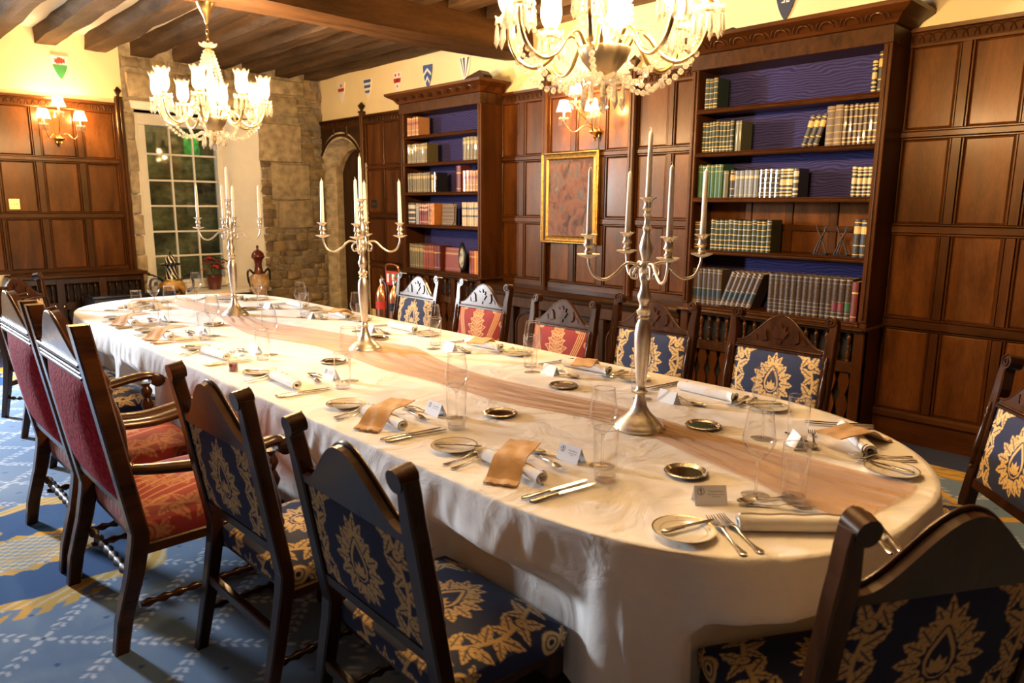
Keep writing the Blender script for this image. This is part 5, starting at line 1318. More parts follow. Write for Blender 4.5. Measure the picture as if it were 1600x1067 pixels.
def card_thing(lines=None):
    t = proto('place_card', 'card'); w_, h, dp, th = .047, .052, .024, .0008
    for s in (-1, 1):
        m = MB(); m.add([(-w_, s*dp, 0), (w_, s*dp, 0), (w_, 0, h), (-w_, 0, h), (-w_, s*(dp-.0012), 0), (w_, s*(dp-.0012), 0), (w_, 0, h-.0025), (-w_, 0, h-.0025)], [(0, 1, 2, 3), (5, 4, 7, 6), (0, 4, 5, 1), (1, 5, 6, 2), (0, 3, 7, 4)])
        m.build('leaf', MATS['card'], t)
    if lines:
        al = math.atan2(dp, h)
        def face(u, v): return (u, -dp+v*math.sin(al)-.0006*math.cos(al), v*math.cos(al)+.0003)
        def put(me, nm, u, v, s=1.0):
            for q in me.vertices: q.co = face(u+q.co.x*s, v+q.co.y*s)
            me.materials.clear(); me.materials.append(MATS['ink']); link(nm, me, t)
        for i, (tx, sz) in enumerate(lines): put(title_mesh(tx, sz), 'printed_line', .016, .040-[0, .0085, .0145][i])
        m = MB(); m.add([face(-.028+r_*math.cos(a), .040+r_*math.sin(a)) for r_ in (.0105, .0095) for a in [2*PI*k/28 for k in range(28)]], [(k, (k+1) % 28, 28+(k+1) % 28, 28+k) for k in range(28)]); m.build('crest_ring', MATS['ink'], t)
        em = [(-.0022, .0055), (0, .0075), (.0022, .0055), (.0026, .003), (.001, .001), (.0022, -.001), (.0024, -.004), (.0012, -.0065), (.003, -.0072), (-.003, -.0072), (-.0012, -.0062), (-.0022, -.005), (-.0004, -.0045), (.0008, -.002), (-.001, .001), (-.0026, .003)]
        m = MB(); m.add([face(-.028+x, .040+y) for x, y in em], [tuple(range(len(em)))]); m.build('crest_emblem', MATS['ink'], t)
        for s in (-1, 1):
            m = MB(); m.add([face(-.028+s*.006+.001*math.cos(a), .040+.001*math.sin(a)) for a in [2*PI*k/6 for k in range(6)]], [tuple(range(6))]); m.build('crest_dot', MATS['ink'], t)
    return t
P_card = card_thing()
CARD_TXT = [card_thing([('Thomas Ashmore', .0062), ('Additional Choices and Plans', .0042), ('Prior Choices', .0042)]), card_thing([('Mary Robinson', .0062), ('Crispy Trout & Salad', .0042), ('Parfait', .0042)]), card_thing([('Mary Watson', .0062), ('Starter, Fish & Dessert', .0042)])]
P_wine = proto('wine_glass', 'wine glass')
MB().lathe([(.0001, .092), (.006, .093), (.0175, .106), (.031, .124), (.0405, .142), (.0415, .152), (.038, .180), (.034, .205), (.0315, .228)], 32, cap=False).build('bowl', MATS['wine_glass'], P_wine, True)
MB().lathe([(.0055, .004), (.0040, .012), (.0034, .04), (.0036, .075), (.006, .0925)], 12).build('stem', MATS['thick_glass'], P_wine, True)
MB().lathe([(.0001, .0035), (.012, .0035), (.036, .0015), (.037, .0008), (.036, 0)], 32).build('foot', MATS['wine_glass'], P_wine, True, 60)
MB().lathe([(.0318, .2275), (.0312, .2292), (.0306, .2275), (.0312, .226), (.0318, .2275)], 32, cap=False).build('rim', MATS['thick_glass'], P_wine, True)
P_tumb = proto('tumbler', 'tumbler')
MB().lathe([(.027, .012), (.0285, .05), (.0305, .09), (.0308, .128)], 28, cap=False).build('wall', MATS['wine_glass'], P_tumb, True)
MB().lathe([(.0255, 0), (.0268, .003), (.0272, .012), (.020, .0135), (.0001, .012)], 28).build('base', MATS['thick_glass'], P_tumb, True, 50)
MB().lathe([(.0313, .1285), (.0305, .1298), (.0299, .1285), (.0305, .127), (.0313, .1285)], 28, cap=False).build('rim', MATS['thick_glass'], P_tumb, True)
P_coast = proto('coaster', 'coaster')
MB().lathe([(.050, 0), (.066, .004), (.070, .011), (.066, .0135), (.060, .011), (.054, .006), (.052, .005)], 48).build('rim', MATS['cutlery'], P_coast, True, 50)
plain('tarnished', (.20, .17, .11), .12, 1.0)
MB().lathe([(.0001, .0055), (.0525, .0055)], 48, cap=False).build('well', MATS['tarnished'], P_coast, True)
m = MB()
for k in range(36): m.sphere((.0635*math.cos(2*PI*k/36), .0635*math.sin(2*PI*k/36), .0125), .0026, 5, 3)
q = m.build('beading', MATS['cutlery'], P_coast); q['kind'] = 'stuff'
PROTOS = [P_plate, P_knife, P_bknife, P_fork, P_dfork, P_spoon, P_nap, P_bag, P_card, P_wine, P_tumb, P_coast]+CARD_TXT
SIZE = {P_wine: (1.14, 1.14, 1.16), P_tumb: (1.27, 1.27, 1.32), P_nap: (.96, 1.2, 1.2), P_fork: (1.12, 1.12, 1), P_knife: (1.08, 1.08, 1), P_dfork: (1.1, 1.1, 1), P_spoon: (1.12, 1.12, 1), P_bknife: (1.05, 1.05, 1), P_bag: (1.05, 1, 1.15)}
def place(p, x, y, rz, label, group, dz=0.0):
    return dup(p, (x, y, TZ+dz), rz, label, group, SIZE.get(p))
def setting(cx, cy_, ang, who, bag=False, card=None, plate=True, wine=None, tumb=None, knives=True, cpos=(.055, .215)):
    """(cx,cy_) napkin centre; ang: direction the diner faces, 0 = +y"""
    def at(dx, dy): a, b_ = rot2(dx, dy, ang); return cx+a, cy_+b_
    j = lambda s=.008: random.uniform(-s, s); ja = lambda s=.05: random.uniform(-s, s)
    if plate:
        x, y = at(-.295+j(), 0+j()); place(P_plate, x, y, ang, f'gilt-rimmed china side plate of the {who}', 'side plates')
        x2, y2 = at(-.275+j(), .005); place(P_bknife, x2, y2, ang-.95+ja(.25), f'butter knife on the side plate of the {who}', 'butter knives', .0125)
    for k, dx in enumerate((-.192, -.148)):
        x, y = at(dx+j(.004), -.02+j()); place(P_fork, x, y, ang+.12+ja(), f'{"outer" if k == 0 else "inner"} silver fork of the {who}', 'table forks')
    x, y = at(0, 0+j()); place(P_nap, x, y, ang+ja(.08)-.02, f'rolled white napkin of the {who}', 'rolled napkins')
    if bag:
        x, y = at(-.005, .01); place(P_bag, x, y, ang+.5+ja(.08), f'brown paper sleeve across the napkin of the {who}', 'paper sleeves')
    if knives:
        for k, dx in enumerate((.205, .238)):
            x, y = at(dx+j(.003), -.015+j(.006)); place(P_knife, x, y, ang-.16+ja(.03), f'{"inner" if k == 0 else "outer"} silver knife of the {who}', 'table knives')
    x, y = at(-.005+j(), .195+j()); place(P_spoon, x, y, ang+PI/2+.30+ja(), f'dessert spoon of the {who}', 'dessert spoons')
    x, y = at(.03+j(), .140+j()); place(P_dfork, x, y, ang-PI/2-.25+ja(), f'dessert fork of the {who}', 'dessert forks')
    x, y = at(cpos[0]+j(.004), cpos[1]+j(.004)); place(CARD_TXT[card] if card is not None else P_card, x, y, ang+ja(.08), f'folded white place card of the {who}', 'place cards')
    x, y = wine or at(.160+j(), .250+j()); place(P_wine, x, y, 0, f'stemmed wine glass of the {who}', 'wine glasses')
    x, y = tumb or at(.252+j(.004), .165+j(.004)); place(P_tumb, x, y, 0, f'glass tumbler of the {who}', 'tumblers')
NEARW = ['second near-side setting from the camera', 'third near-side setting from the camera', 'fourth near-side setting from the camera', 'fifth near-side setting from the camera', 'sixth near-side setting from the camera', 'seventh near-side setting from the camera']
setting(-.775, 1.775, .85, 'near end setting by the foreground chair', card=0, wine=(-.965, 1.925), tumb=(-.872, 1.975), cpos=(-.165, .20))
for i, (x, bg, cdt) in enumerate(((-1.60, True, 1), (-2.335, True, 2), (-3.17, False, 2), (-4.02, False, None), (-4.84, True, None), (-5.58, True, None))):
    setting(x, 1.53, 0, NEARW[i], bag=bg, card=cdt)
FARW = ['far-side setting nearest the camera', 'second far-side setting from the camera', 'third far-side setting from the camera', 'fourth far-side setting from the camera', 'fifth far-side setting from the camera', 'farthest setting on the far side']
for i, (x, bg) in enumerate(((-1.69, False), (-2.40, True), (-3.22, True), (-4.06, False), (-4.88, True), (-5.60, False))):
    setting(x, 2.83, PI, FARW[i], bag=bg)
setting(-.955, 2.645, 2.29, 'near end setting by the panelled wall', bag=True, wine=(-1.215, 2.445), tumb=(-1.115, 2.515), cpos=(-.06, .225))
setting(-6.42, 1.83, -.85, 'far end setting on the left', bag=True)
setting(-6.42, 2.58, -2.29, 'far end setting by the window', bag=True)
for k, (x, y, lb) in enumerate(((-1.205, 1.925, 'beside the near end place card'), (-2.10, 1.94, 'left of the nearest candelabrum'), (-3.44, 1.945, 'in front of the middle candelabrum'), (-5.10, 1.95, 'in front of the farthest candelabrum'), (-1.44, 2.405, 'behind the nearest candelabrum foot'), (-2.24, 2.475, 'on the far side midway between candelabra'), (-3.88, 2.515, 'behind the middle candelabrum'), (-5.70, 2.47, 'behind the farthest candelabrum'))):
    place(P_coast, x, y, 0, f'round silver coaster {lb}', 'silver coasters')
for p in PROTOS:
    for c in list(p.children): bpy.data.objects.remove(c)
    bpy.data.objects.remove(p)
# ---- small decanter of port
t = thing('port_decanter', 'small clear decanter of dark red port with a glass stopper', 'decanter', (-3.60, 1.46, TZ))
MB().lathe([(.0225, 0), (.0235, .003), (.0235, .062), (.021, .070), (.010, .074), (.0085, .082), (.011, .086)], 20, cap=False).build('bottle', MATS['wine_glass'], t, True, 50)
MB().lathe([(.0001, .003), (.0222, .003), (.0222, .040), (.0001, .040)], 20).build('port', MATS['port_wine'], t, True, 50)
MB().lathe([(.0225, 0), (.023, .002), (.0001, .0025)], 20).build('base', MATS['thick_glass'], t, True, 50)
MB().lathe([(.006, .078), (.008, .087), (.006, .091), (.014, .100), (.016, .106), (.012, .111), (.0001, .112)], 14).build('stopper', MATS['thick_glass'], t, True, 40)
# ================================================================== WOVEN PATTERNS
def aa(d, w_=.006): return np.clip(d/w_+.5, 0, 1)
def leaf(u, v, cx_, cy_, ang, L_, W_, lob=2.5, vein=True, outline=False):
    c, s = math.cos(ang), math.sin(ang); p = ((u-cx_)*c+(v-cy_)*s)/L_; q = np.abs(-(u-cx_)*s+(v-cy_)*c)
    pc = np.clip(p, 0, 1); prof = W_*np.sin(PI*pc**.72)*(.72+.28*np.abs(np.cos(lob*PI*pc)))
    sd = np.where((p > 0) & (p < 1), prof-q, -1.0)
    if outline: return aa(.0075-np.abs(sd-.006))*(sd > -.01)
    m = aa(sd)
    if vein: m = m*(1-aa(.0048-q)*(pc > .12)*(pc < .8)*.95)*(1-.9*aa(.20-np.abs(np.sin(pc*13-q/W_*2.4)), .18)*(q > W_*.15)*(pc > .15))
    return m
def stroke(u, v, pts, w_):
    d = np.full(u.shape, 9.0)
    for (x0, y0), (x1_, y1) in zip(pts[:-1], pts[1:]):
        ex, ey = x1_-x0, y1-y0; l2 = ex*ex+ey*ey+1e-12; t_ = np.clip(((u-x0)*ex+(v-y0)*ey)/l2, 0, 1)
        d = np.minimum(d, np.hypot(u-x0-t_*ex, v-y0-t_*ey))
    return aa(w_-d)
def damask_blue(u, v):
    u0 = u; u = np.abs(u); m = np.zeros(u.shape); D = math.radians
    mx_ = lambda a: np.maximum(m, a)
    for th in (-55, -28, 0, 27, 52): 
        b_ = (.085*math.cos(D(th)), -.02+.105*math.sin(D(th))); m = np.maximum(m, leaf(u, v, b_[0], b_[1], D(th), .130, .046))
    for d_, L_ in ((0, .17), (30, .145), (62, .11)): m = np.maximum(m, leaf(u, v, 0, .125, D(90-d_), L_, .038, 3.5))
    for d_, L_ in ((0, .13), (38, .12)): m = np.maximum(m, leaf(u, v, 0, -.135, D(-90+d_), L_, .036, 2.5))
    # ground ring around the tear drop
    tear = [(0, .135), (.028, .085), (.055, .03), (.064, -.02), (.052, -.075), (.02, -.105), (0, -.11)]
    m = m*(1-stroke(u, v, tear, .020)); m = np.maximum(m, stroke(u, v, tear, .0095))
    inside = (np.hypot(u/.058, (v+.03)/.085) < .95); m = np.where(inside, 0, m)
    for d_, L_ in ((0, .095), (28, .085), (58, .06)): m = np.maximum(m, leaf(u, v, 0, -.085, D(90-d_), L_, .018, 1.5, False))
    # ogee frame of scrolling leaves
    fx = lambda t_: .365*math.cos(2.25*t_)+.025
    fr = [(fx(t_), t_) for t_ in np.linspace(-.62, .62, 40)]
    m = np.maximum(m, stroke(u, v, fr, .009))
    for i, t_ in enumerate(np.linspace(-.56, .56, 13)):
        x = fx(t_); sl = math.atan2(1, -2.35*.43*math.sin(2.35*t_)*-1 if False else (fx(t_+.01)-fx(t_-.01))/.02)
        k = 1 if i % 2 else -1
        m = np.maximum(m, leaf(u, v, x, t_, sl+(.8 if k > 0 else -.7), .15, .040, 3)); m = np.maximum(m, leaf(u, v, x, t_, sl+PI+(.9 if k < 0 else -.9), .12, .033, 2.5))
    for cx_, cy_, r_ in ((.36, .20, .032), (.40, -.18, .034), (.26, .40, .03), (.27, -.40, .034)):
        sp = [(cx_+r_*(1-.75*k/16)*math.cos(k*.75), cy_+r_*(1-.75*k/16)*math.sin(k*.75)) for k in range(17)]
        m = m*(1-aa(r_*1.15-np.hypot(u-cx_, v-cy_))); m = np.maximum(m, stroke(u, v, sp, .0065))
    # lanterns at the sides and sprigs
    for cy_ in (.30, -.36):
        d = np.hypot((u-.5)/.8, v-cy_); m = m*(1-aa(.085-d)); m = np.maximum(m, aa(.012-np.abs(d-.062)))
        st = .034*(1+.35*np.cos(5*np.arctan2(v-cy_, u-.5))); m = np.maximum(m, aa(.010-np.abs(d-.03)))
        for d_ in (0, 40, -40): m = np.maximum(m, leaf(u, v, .5, cy_+.07, D(90+d_), .09, .024, 2))
    for d_ in (0, 45): m = np.maximum(m, leaf(u, v, 0, -.60, D(90-d_), .12, .03, 2))
    return m
def damask_red(u, v, circ=True):
    u = np.abs(u); m = np.zeros(u.shape); D = math.radians
    for k, (y, L_, W_) in enumerate(((.30, .13, .04), (.20, .12, .05), (.10, .15, .055), (.0, .19, .06), (-.10, .17, .055), (-.20, .12, .05), (-.28, .08, .04))):
        for a in (15, 50): m = np.maximum(m, leaf(u, v, .0, y, D(a), L_, W_, 2, outline=True)); m = np.maximum(m, .45*leaf(u, v, .0, y, D(a), L_*.75, W_*.6, 2))
    m = np.maximum(m, leaf(u, v, 0, .30, D(90), .14, .03, 2)); m = np.maximum(m, leaf(u, v, 0, -.24, D(-90), .2, .025, 4))
    for k in range(4):
        o = .026*k; c = [(.26+o+.07*math.sin(t_*5.2), t_) for t_ in np.linspace(-.6, .28, 30)]
        m = np.maximum(m, stroke(u, v, c, .0065))
    sp = [(.30+.05*(1-.8*k/18)*math.cos(k*.7), .30+.05*(1-.8*k/18)*math.sin(k*.7)) for k in range(19)]; m = np.maximum(m, stroke(u, v, sp, .008))
    for cx_, cy_ in () if not circ else ((.46, .36), (.46, .12), (.46, -.12), (.46, -.36)):
        d = np.hypot(u-cx_, v-cy_); m = np.maximum(m, aa(.010-np.abs(d-.038))); m = np.maximum(m, aa(.012-d))
    for a, L_ in ((150, .2), (115, .14), (190, .12)): m = np.maximum(m, leaf(u, v, .32, .42, D(a), L_, .035, 3, outline=True)); m = np.maximum(m, .5*leaf(u, v, .32, .42, D(a), L_*.8, .025, 3))
    m = np.maximum(m, stroke(u, v, [(0, .62), (.07, .55), (.16, .48), (.27, .46)], .007))
    return np.clip(m, 0, 1)
def brocade_seat(u, v):
    a = damask_blue(u*.95, v*.95+.03)*.42
    for k in range(5):
        c = [((.10+.07*k)*math.cos(q)-.05, -.55+(.42+.16*k)*math.sin(q)*(.6+.25*q)) for q in np.linspace(.15, 1.5, 16)]
        a = np.maximum(a, stroke(np.abs(u), v, c, .006)*.8)
    return np.clip(a, 0, 1)
NAVY, CREAM = np.array([.013, .020, .060]), np.array([.60, .41, .17]); CRIM, GOLDT = np.array([.21, .017, .013]), np.array([.52, .30, .12])
def mixc(a, c, m): return a[None, None]*(1-m[..., None])+c[None, None]*m[..., None]
def quad_grid(nx, ny, off): 
    idx = np.arange(nx*ny).reshape(nx, ny)+off
    return np.stack([idx[:-1, :-1], idx[1:, :-1], idx[1:, 1:], idx[:-1, 1:]], -1).reshape(-1, 4)
TILT = math.radians(9.5)
class Back:
    """frame of a raked chair back: x across, h up along the rake, d towards the sitter"""
    def __init__(s, y0, z0, tilt): s.y0, s.z0, s.c, s.s = y0, z0, math.cos(tilt), math.sin(tilt)
    def __call__(s, x, h, d): return (x, s.y0-h*s.s+d*s.c, s.z0+h*s.c+d*s.s)
def back_panel(name, bk, hw_, h0, h1, pat, ground, fig, nx=176, ny=150, rear=True, bulge=.022, rearcol=None):
    U, Vv = np.meshgrid(np.linspace(-1, 1, nx), np.linspace(-1, 1, ny), indexing='ij')
    m = pat(U*.5*.88, Vv*.5*(h1-h0)/(2*hw_)*.92)
    V = []; C = []; F = []
    b_ = bulge*(1-U**4)*(1-Vv**4)
    for sgn in (1, -1):
        X = U*hw_; H = h0+(Vv+1)/2*(h1-h0); Dd = sgn*(.012+b_*(1 if sgn > 0 else .45))
        P = np.stack([X, bk.y0-H*bk.s+Dd*bk.c, bk.z0+H*bk.c+Dd*bk.s], -1)
        V.append(P.reshape(-1, 3)); C.append((mixc(ground, fig, m) if sgn > 0 or rearcol is None else np.ones(U.shape+(1,))*rearcol).reshape(-1, 3))
        f = quad_grid(nx, ny, 0 if sgn > 0 else nx*ny); F.append(f if sgn < 0 else f[:, ::-1])
    idx = np.arange(nx*ny).reshape(nx, ny); ring = np.concatenate([idx[:, 0], idx[-1, 1:], idx[-2::-1, -1], idx[0, -2::-1]])
    F.append(np.stack([ring[:-1], ring[1:], ring[1:]+nx*ny, ring[:-1]+nx*ny], -1))
    return color_mesh(name, np.concatenate(V), np.concatenate(F), np.concatenate(C), MATS['damask'])
def seat_mesh(name, wf, wr, y0, y1, z0, z1, pat, ground, fig, n=160, dome=.03, rep=1.0):
    S_, T_ = np.meshgrid(np.linspace(-1, 1, n), np.linspace(-1, 1, n), indexing='ij'); k = .84
    a = np.clip(np.abs(S_)/k, 0, 1)*np.sign(S_); b_ = np.clip(np.abs(T_)/k, 0, 1)*np.sign(T_)
    dr = np.clip((np.maximum(np.abs(S_), np.abs(T_))-k)/(1-k), 0, 1)
    # round the plan corners a little
    cr = 1-.035*(np.abs(a)*np.abs(b_))**8
    hw_ = wr+(wf-wr)*(b_+1)/2
    X = a*hw_*cr*(1+.012*np.sin(dr*PI)); Yy = (y0+y1)/2+b_*(y1-y0)/2*cr*(1+.012*np.sin(dr*PI))
    Z = z1+dome*(1-np.abs(a)**3)*(1-np.abs(b_)**3)-.016*np.maximum(np.abs(a), np.abs(b_))**6-dr**1.2*(z1-.016-z0)
    uu = S_*.5*1.12*rep; vv = T_*.5*1.08*rep
    m = pat(uu, vv)
    V = np.stack([X, Yy, Z], -1).reshape(-1, 3)
    return color_mesh(name, V, quad_grid(n, n, 0), mixc(ground, fig, m).reshape(-1, 3), MATS['damask'])
def crest_poly(hw_, h0, he, hp, sh=2.0):
    pts = [(-hw_, h0), (hw_, h0)]
    for i in range(25):
        x = hw_-2*hw_*i/24; t_ = abs(x)/hw_
        b_ = max(0, math.cos(min(1, t_*1.12)*PI)*.5+.5)**.85
        pts.append((x, he+(hp-he)*b_+(.03*max(0, t_-.85)/.15)*0))
    return pts
def turned(L_, r_, n=8, bobbins=9):
    pr = [(r_*.7, 0)]
    for k in range(bobbins):
        a = L_*(k+.08)/bobbins; c = L_*(k+.5)/bobbins; e = L_*(k+.92)/bobbins
        pr += [(r_*.55, a), (r_, c), (r_*.55, e)]
    return pr+[(r_*.7, L_)]
def bar_between(p, q, wx, wy):
    """square-section member from p to q"""
    m = MB(); vs = []
    for c in (p, q): vs += [(c[0]-wx, c[1]-wy, c[2]), (c[0]+wx, c[1]-wy, c[2]), (c[0]+wx, c[1]+wy, c[2]), (c[0]-wx, c[1]+wy, c[2])]
    return m.add(vs, [(3, 2, 1, 0), (4, 5, 6, 7), (0, 1, 5, 4), (1, 2, 6, 5), (2, 3, 7, 6), (3, 0, 4, 7)])
def member(sections):
    """lofted post: list of (x, y, z, wx, wy) half sizes, chamfered corners"""
    P = []
    for x, y, z, wx, wy in sections:
        b_ = min(wx, wy)*.22
        P.append([(x+a, y+c, z) for a, c in ((-wx+b_, -wy), (wx-b_, -wy), (wx, -wy+b_), (wx, wy-b_), (wx-b_, wy), (-wx+b_, wy), (-wx, wy-b_), (-wx, -wy+b_), (-wx+b_, -wy))])
    m = MB(); m.grid(P); m.f.append(tuple(range(8))); m.f.append(tuple((len(P)-1)*9+k for k in range(8))); return m
def scroll_top(bk, x, h, inw, r_=.029, th=.026):
    """volute capping a post"""
    m = MB(); n = 14; vs = []
    c = (x+inw*.012, h)
    ring = [(c[0]+r_*math.cos(2*PI*k/n), c[1]+r_*math.sin(2*PI*k/n)) for k in range(n)]
    m.prism(ring, -th, th*.9, lambda a, b_, d: bk(a, b_, d))
    sp = [bk(c[0]+inw*r_*(1-.055*k)*.92*math.cos(PI/2+k*.62), c[1]+r_*(1-.055*k)*.92*math.sin(PI/2+k*.62), th*.95) for k in range(16)]
    m.tube(sp, .0035, 5)
    return m
def side_chair(name, blue):
    t = thing(name, '', 'chair', (0, 0, 0)); bk = Back(-.215, .455, TILT); W_ = .262; H = .575
    wd = MATS['chair_wood']
    for s in (-1, 1):
        x = s*W_
        tp = [bk(x, h, 0) for h in (0, .15, .42, .47, .535, H)]
        ws = [.026, .026, .026, .024, .019, .017]
        sec = [(x*.98, -.30, 0, .018, .020), (x*.99, -.255, .20, .022, .023), (x, -.218, .40, .025, .025)]+[(p[0]+s*(.006 if i > 3 else 0), p[1], p[2], ws[i], .023) for i, p in enumerate(tp)]
        po = member(sec).build('rear_post', wd, t)
        scroll_top(bk, x+s*.002, H, -s).build('post_scroll', wd, po, True, 35)
        # applied half-turning on the front of the post
        pr = [(.006, .0), (.012, .006), (.006, .014), (.011, .022), (.013, .03), (.010, .045), (.0145, .07), (.0155, .10), (.012, .15), (.008, .19), (.0125, .20), (.007, .212), (.013, .225), (.007, .24), (.004, .252)]
        m = MB(); P = []
        for r_, h in pr: P.append([bk(x+r_*math.cos(a), .135+h*1.08, .024+r_*math.sin(a)) for a in [PI*k/7 for k in range(8)]])
        m.grid(P); m.build('half_spindle', wd, po, True, 60)
        # front leg, turned
        xf_ = s*.235
        MB().lathe([(.020, 0), (.024, .02), (.018, .045), (.026, .07), (.026, .13), (.016, .145), (.024, .17), (.028, .22), (.018, .27), (.024, .285), (.028, .30)], 14, (xf_, .185, 0)).build('front_leg', wd, t, True, 45)
        MB().cbox(xf_-.028, xf_+.028, .155, .211, .295, .40, .004).build('leg_block', wd, t)
    cp = crest_poly(W_-.018, .405, .430, .580)
    MB().prism(cp, -.018, .014, lambda x, h, d: bk(x, h, d)).build('crest_rail', wd, t); cr0 = t.children[-1]
    MB().tube([bk(x, h+.002, .010) for x, h in cp[2:]], .0065, 6).build('crest_moulding', wd, cr0, True, 80)
    # carving: crown, flanking leaves
    def rel(nm, poly, d1=.022):
        MB().prism(poly, .012, d1, lambda x, h, d: bk(x, h, d)).build(nm, wd, cr0)
    rel('carved_crown', [(-.028, .465), (.028, .465), (.032, .475), (.048, .50), (.030, .505), (.034, .53), (.014, .515), (0, .545), (-.014, .515), (-.034, .53), (-.030, .505), (-.048, .50), (-.032, .475)], .021); rel('carved_stem', [(-.012, .437), (.012, .437), (.016, .458), (-.016, .458)], .020)
    for s in (-1, 1):
        rel('carved_leaf', [(s*a, h) for a, h in ((.060, .45), (.075, .50), (.092, .515), (.105, .49), (.108, .46), (.09, .445))]); rel('carved_leaf', [(s*a, h) for a, h in ((.115, .445), (.125, .478), (.142, .462), (.150, .445))], .018)
    # bead strip under the crest
    n = 60; pts = [bk(lerp(-W_+.03, W_-.03, i/n), .414, .017) for i in range(n+1)]
    MB().tube(pts, [.006 if i % 2 else .0035 for i in range(n+1)], 6).build('bead_moulding', wd, cr0, True, 80)
    MB().prism([(-W_+.02, .398), (W_-.02, .398), (W_-.02, .408), (-W_+.02, .408)], -.012, .020, lambda x, h, d: bk(x, h, d)).build('fillet', wd, t)
    MB().prism([(-W_+.02, .065), (W_-.02, .065), (W_-.02, .10), (-W_+.02, .10)], -.016, .016, lambda x, h, d: bk(x, h, d)).build('back_rail', wd, t)
    g, f_, p = (NAVY, CREAM, damask_blue) if blue else (CRIM, GOLDT, damask_red)
    link('back_upholstery', back_panel('back_upholstery', bk, W_-.030, .098, .402, p, g, f_), t)
    link('seat_cushion', seat_mesh('seat_cushion', .278, .245, -.205, .215, .385, .455, p, g, f_), t)
    MB().cbox(-.262, .262, -.19, .205, .35, .388, .006).build('seat_rail', wd, t)
    for y, z in ((.185, .10),):
        MB().lathe(turned(.46, .017), 10, (-.23, y, z), axis='x').build('front_stretcher', wd, t, True, 50)
    for s in (-1, 1): MB().lathe(turned(.44, .016), 10, (s*.24, -.25, .145), axis='y').build('side_stretcher', wd, t, True, 50)
    MB().cbox(-.25, .25, -.262, -.235, .235, .27, .004).build('rear_stretcher', wd, t)
    return t
def armchair():
    t = thing('armchair', '', 'armchair', (0, 0, 0)); wd = MATS['arm_wood']; bk = Back(-.24, .44, math.radians(9)); W_ = .335; H = .775
    for s in (-1, 1):
        x = s*W_
        hs = (0, .2, .5, .62, .66, .72, H); ws = [.030, .030, .030, .030, .026, .030, .028]
        sec = [(x, -.335, 0, .024, .024), (x, -.315, .12, .026, .027), (x, -.268, .28, .028, .030), (x, -.243, .40, .030, .032)]+[(bk(x, h, 0)[0], bk(x, h, 0)[1], bk(x, h, 0)[2], ws[i], .030) for i, h in enumerate(hs)]
        member(sec).build('rear_post', wd, t)
        pr = [(.006, .0), (.016, .01), (.008, .02), (.018, .035), (.010, .05), (.013, .08), (.021, .14), (.018, .20), (.010, .26), (.018, .275), (.009, .29), (.019, .31), (.008, .335), (.004, .35)]
        m = MB(); P = []
        for r_, h in pr: P.append([bk(x+r_*math.cos(a), .24+h*1.05, .030+r_*math.sin(a)) for a in [PI*k/7 for k in range(8)]])
        m.grid(P); m.build('half_spindle', wd, t, True, 60)
        # arm: shaped and bowed, ending in a rolled scroll over a turned support
        A = spline([bk(x, .235, .02), (x+s*.004, -.14, .655), (x+s*.018, .04, .640), (x+s*.022, .20, .662), (x+s*.014, .285, .668), (x+s*.010, .335, .645)], 7)
        P = []; n = len(A)
        for i, p in enumerate(A):
            f_ = i/(n-1); a = .020+.012*math.sin(f_*PI)+.006*f_; b_ = .019+.004*math.sin(f_*PI)
            P.append([(p.x+a*math.cos(q)*1.0, p.y, p.z+b_*math.copysign(abs(math.sin(q))**.7, math.sin(q))) for q in [2*PI*k/12 for k in range(13)]])
        m = MB(); m.grid(P); m.f.append(tuple(range(12))); m.f.append(tuple((n-1)*13+k for k in range(12))); m.build('arm', wd, t, True, 50)
        MB().lathe([(.030, -.034), (.036, -.03), (.036, .03), (.030, .034)], 16, (x+s*.010, .322, .640), axis='x').build('arm_scroll', wd, t.children[-1], True, 40)
        MB().lathe([(.024, .40), (.028, .43), (.016, .45), (.022, .47), (.034, .505), (.022, .535), (.016, .545), (.031, .575), (.030, .59), (.018, .61), (.026, .63)], 14, (x+s*.010, .265, 0)).build('arm_support', wd, t, True, 45)
        xf_ = s*(W_-.01)
        MB().lathe([(.026, 0), (.032, .02), (.022, .05), (.034, .08), (.034, .14), (.02, .155), (.03, .18), (.034, .24), (.022, .28), (.03, .295)], 14, (xf_, .275, 0)).build('front_leg', wd, t, True, 45)
        MB().cbox(xf_-.034, xf_+.034, .242, .31, .29, .41, .005).build('leg_block', wd, t)
        MB().lathe(turned(.50, .018), 10, (s*(W_-.01), -.255, .15), axis='y').build('side_stretcher', wd, t, True, 50)
    cp = crest_poly(W_-.022, .60, .640, .785)
    MB().prism(cp, -.022, .018, lambda x, h, d: bk(x, h, d)).build('crest_rail', wd, t)
    MB().tube([bk(x, h+.002, -.016) for x, h in cp[2:]], .007, 6).build('crest_moulding', wd, t, True, 80)
    for k, (h, r_) in enumerate(((.586, .008), (.604, .006), (.632, .008))):
        m = MB(); m.tube([bk(-W_+.03, h, -.026), bk(W_-.03, h, -.026)], r_, 8); m.build('back_bead', MATS['chair_wood'], t, True, 60)
        m = MB(); m.tube([bk(-W_+.03, h, .022), bk(W_-.03, h, .022)], r_, 8); m.build('front_bead', MATS['chair_wood'], t, True, 60)
    n = 80; MB().tube([bk(lerp(-W_+.03, W_-.03, i/n), .618, -.024) for i in range(n+1)], [.006 if i % 2 else .003 for i in range(n+1)], 5).build('pearl_moulding', MATS['chair_wood'], t, True, 80)
    MB().prism([(-W_+.025, .58), (W_-.025, .58), (W_-.025, .605), (-W_+.025, .605)], -.024, .022, lambda x, h, d: bk(x, h, d)).build('fillet', wd, t)
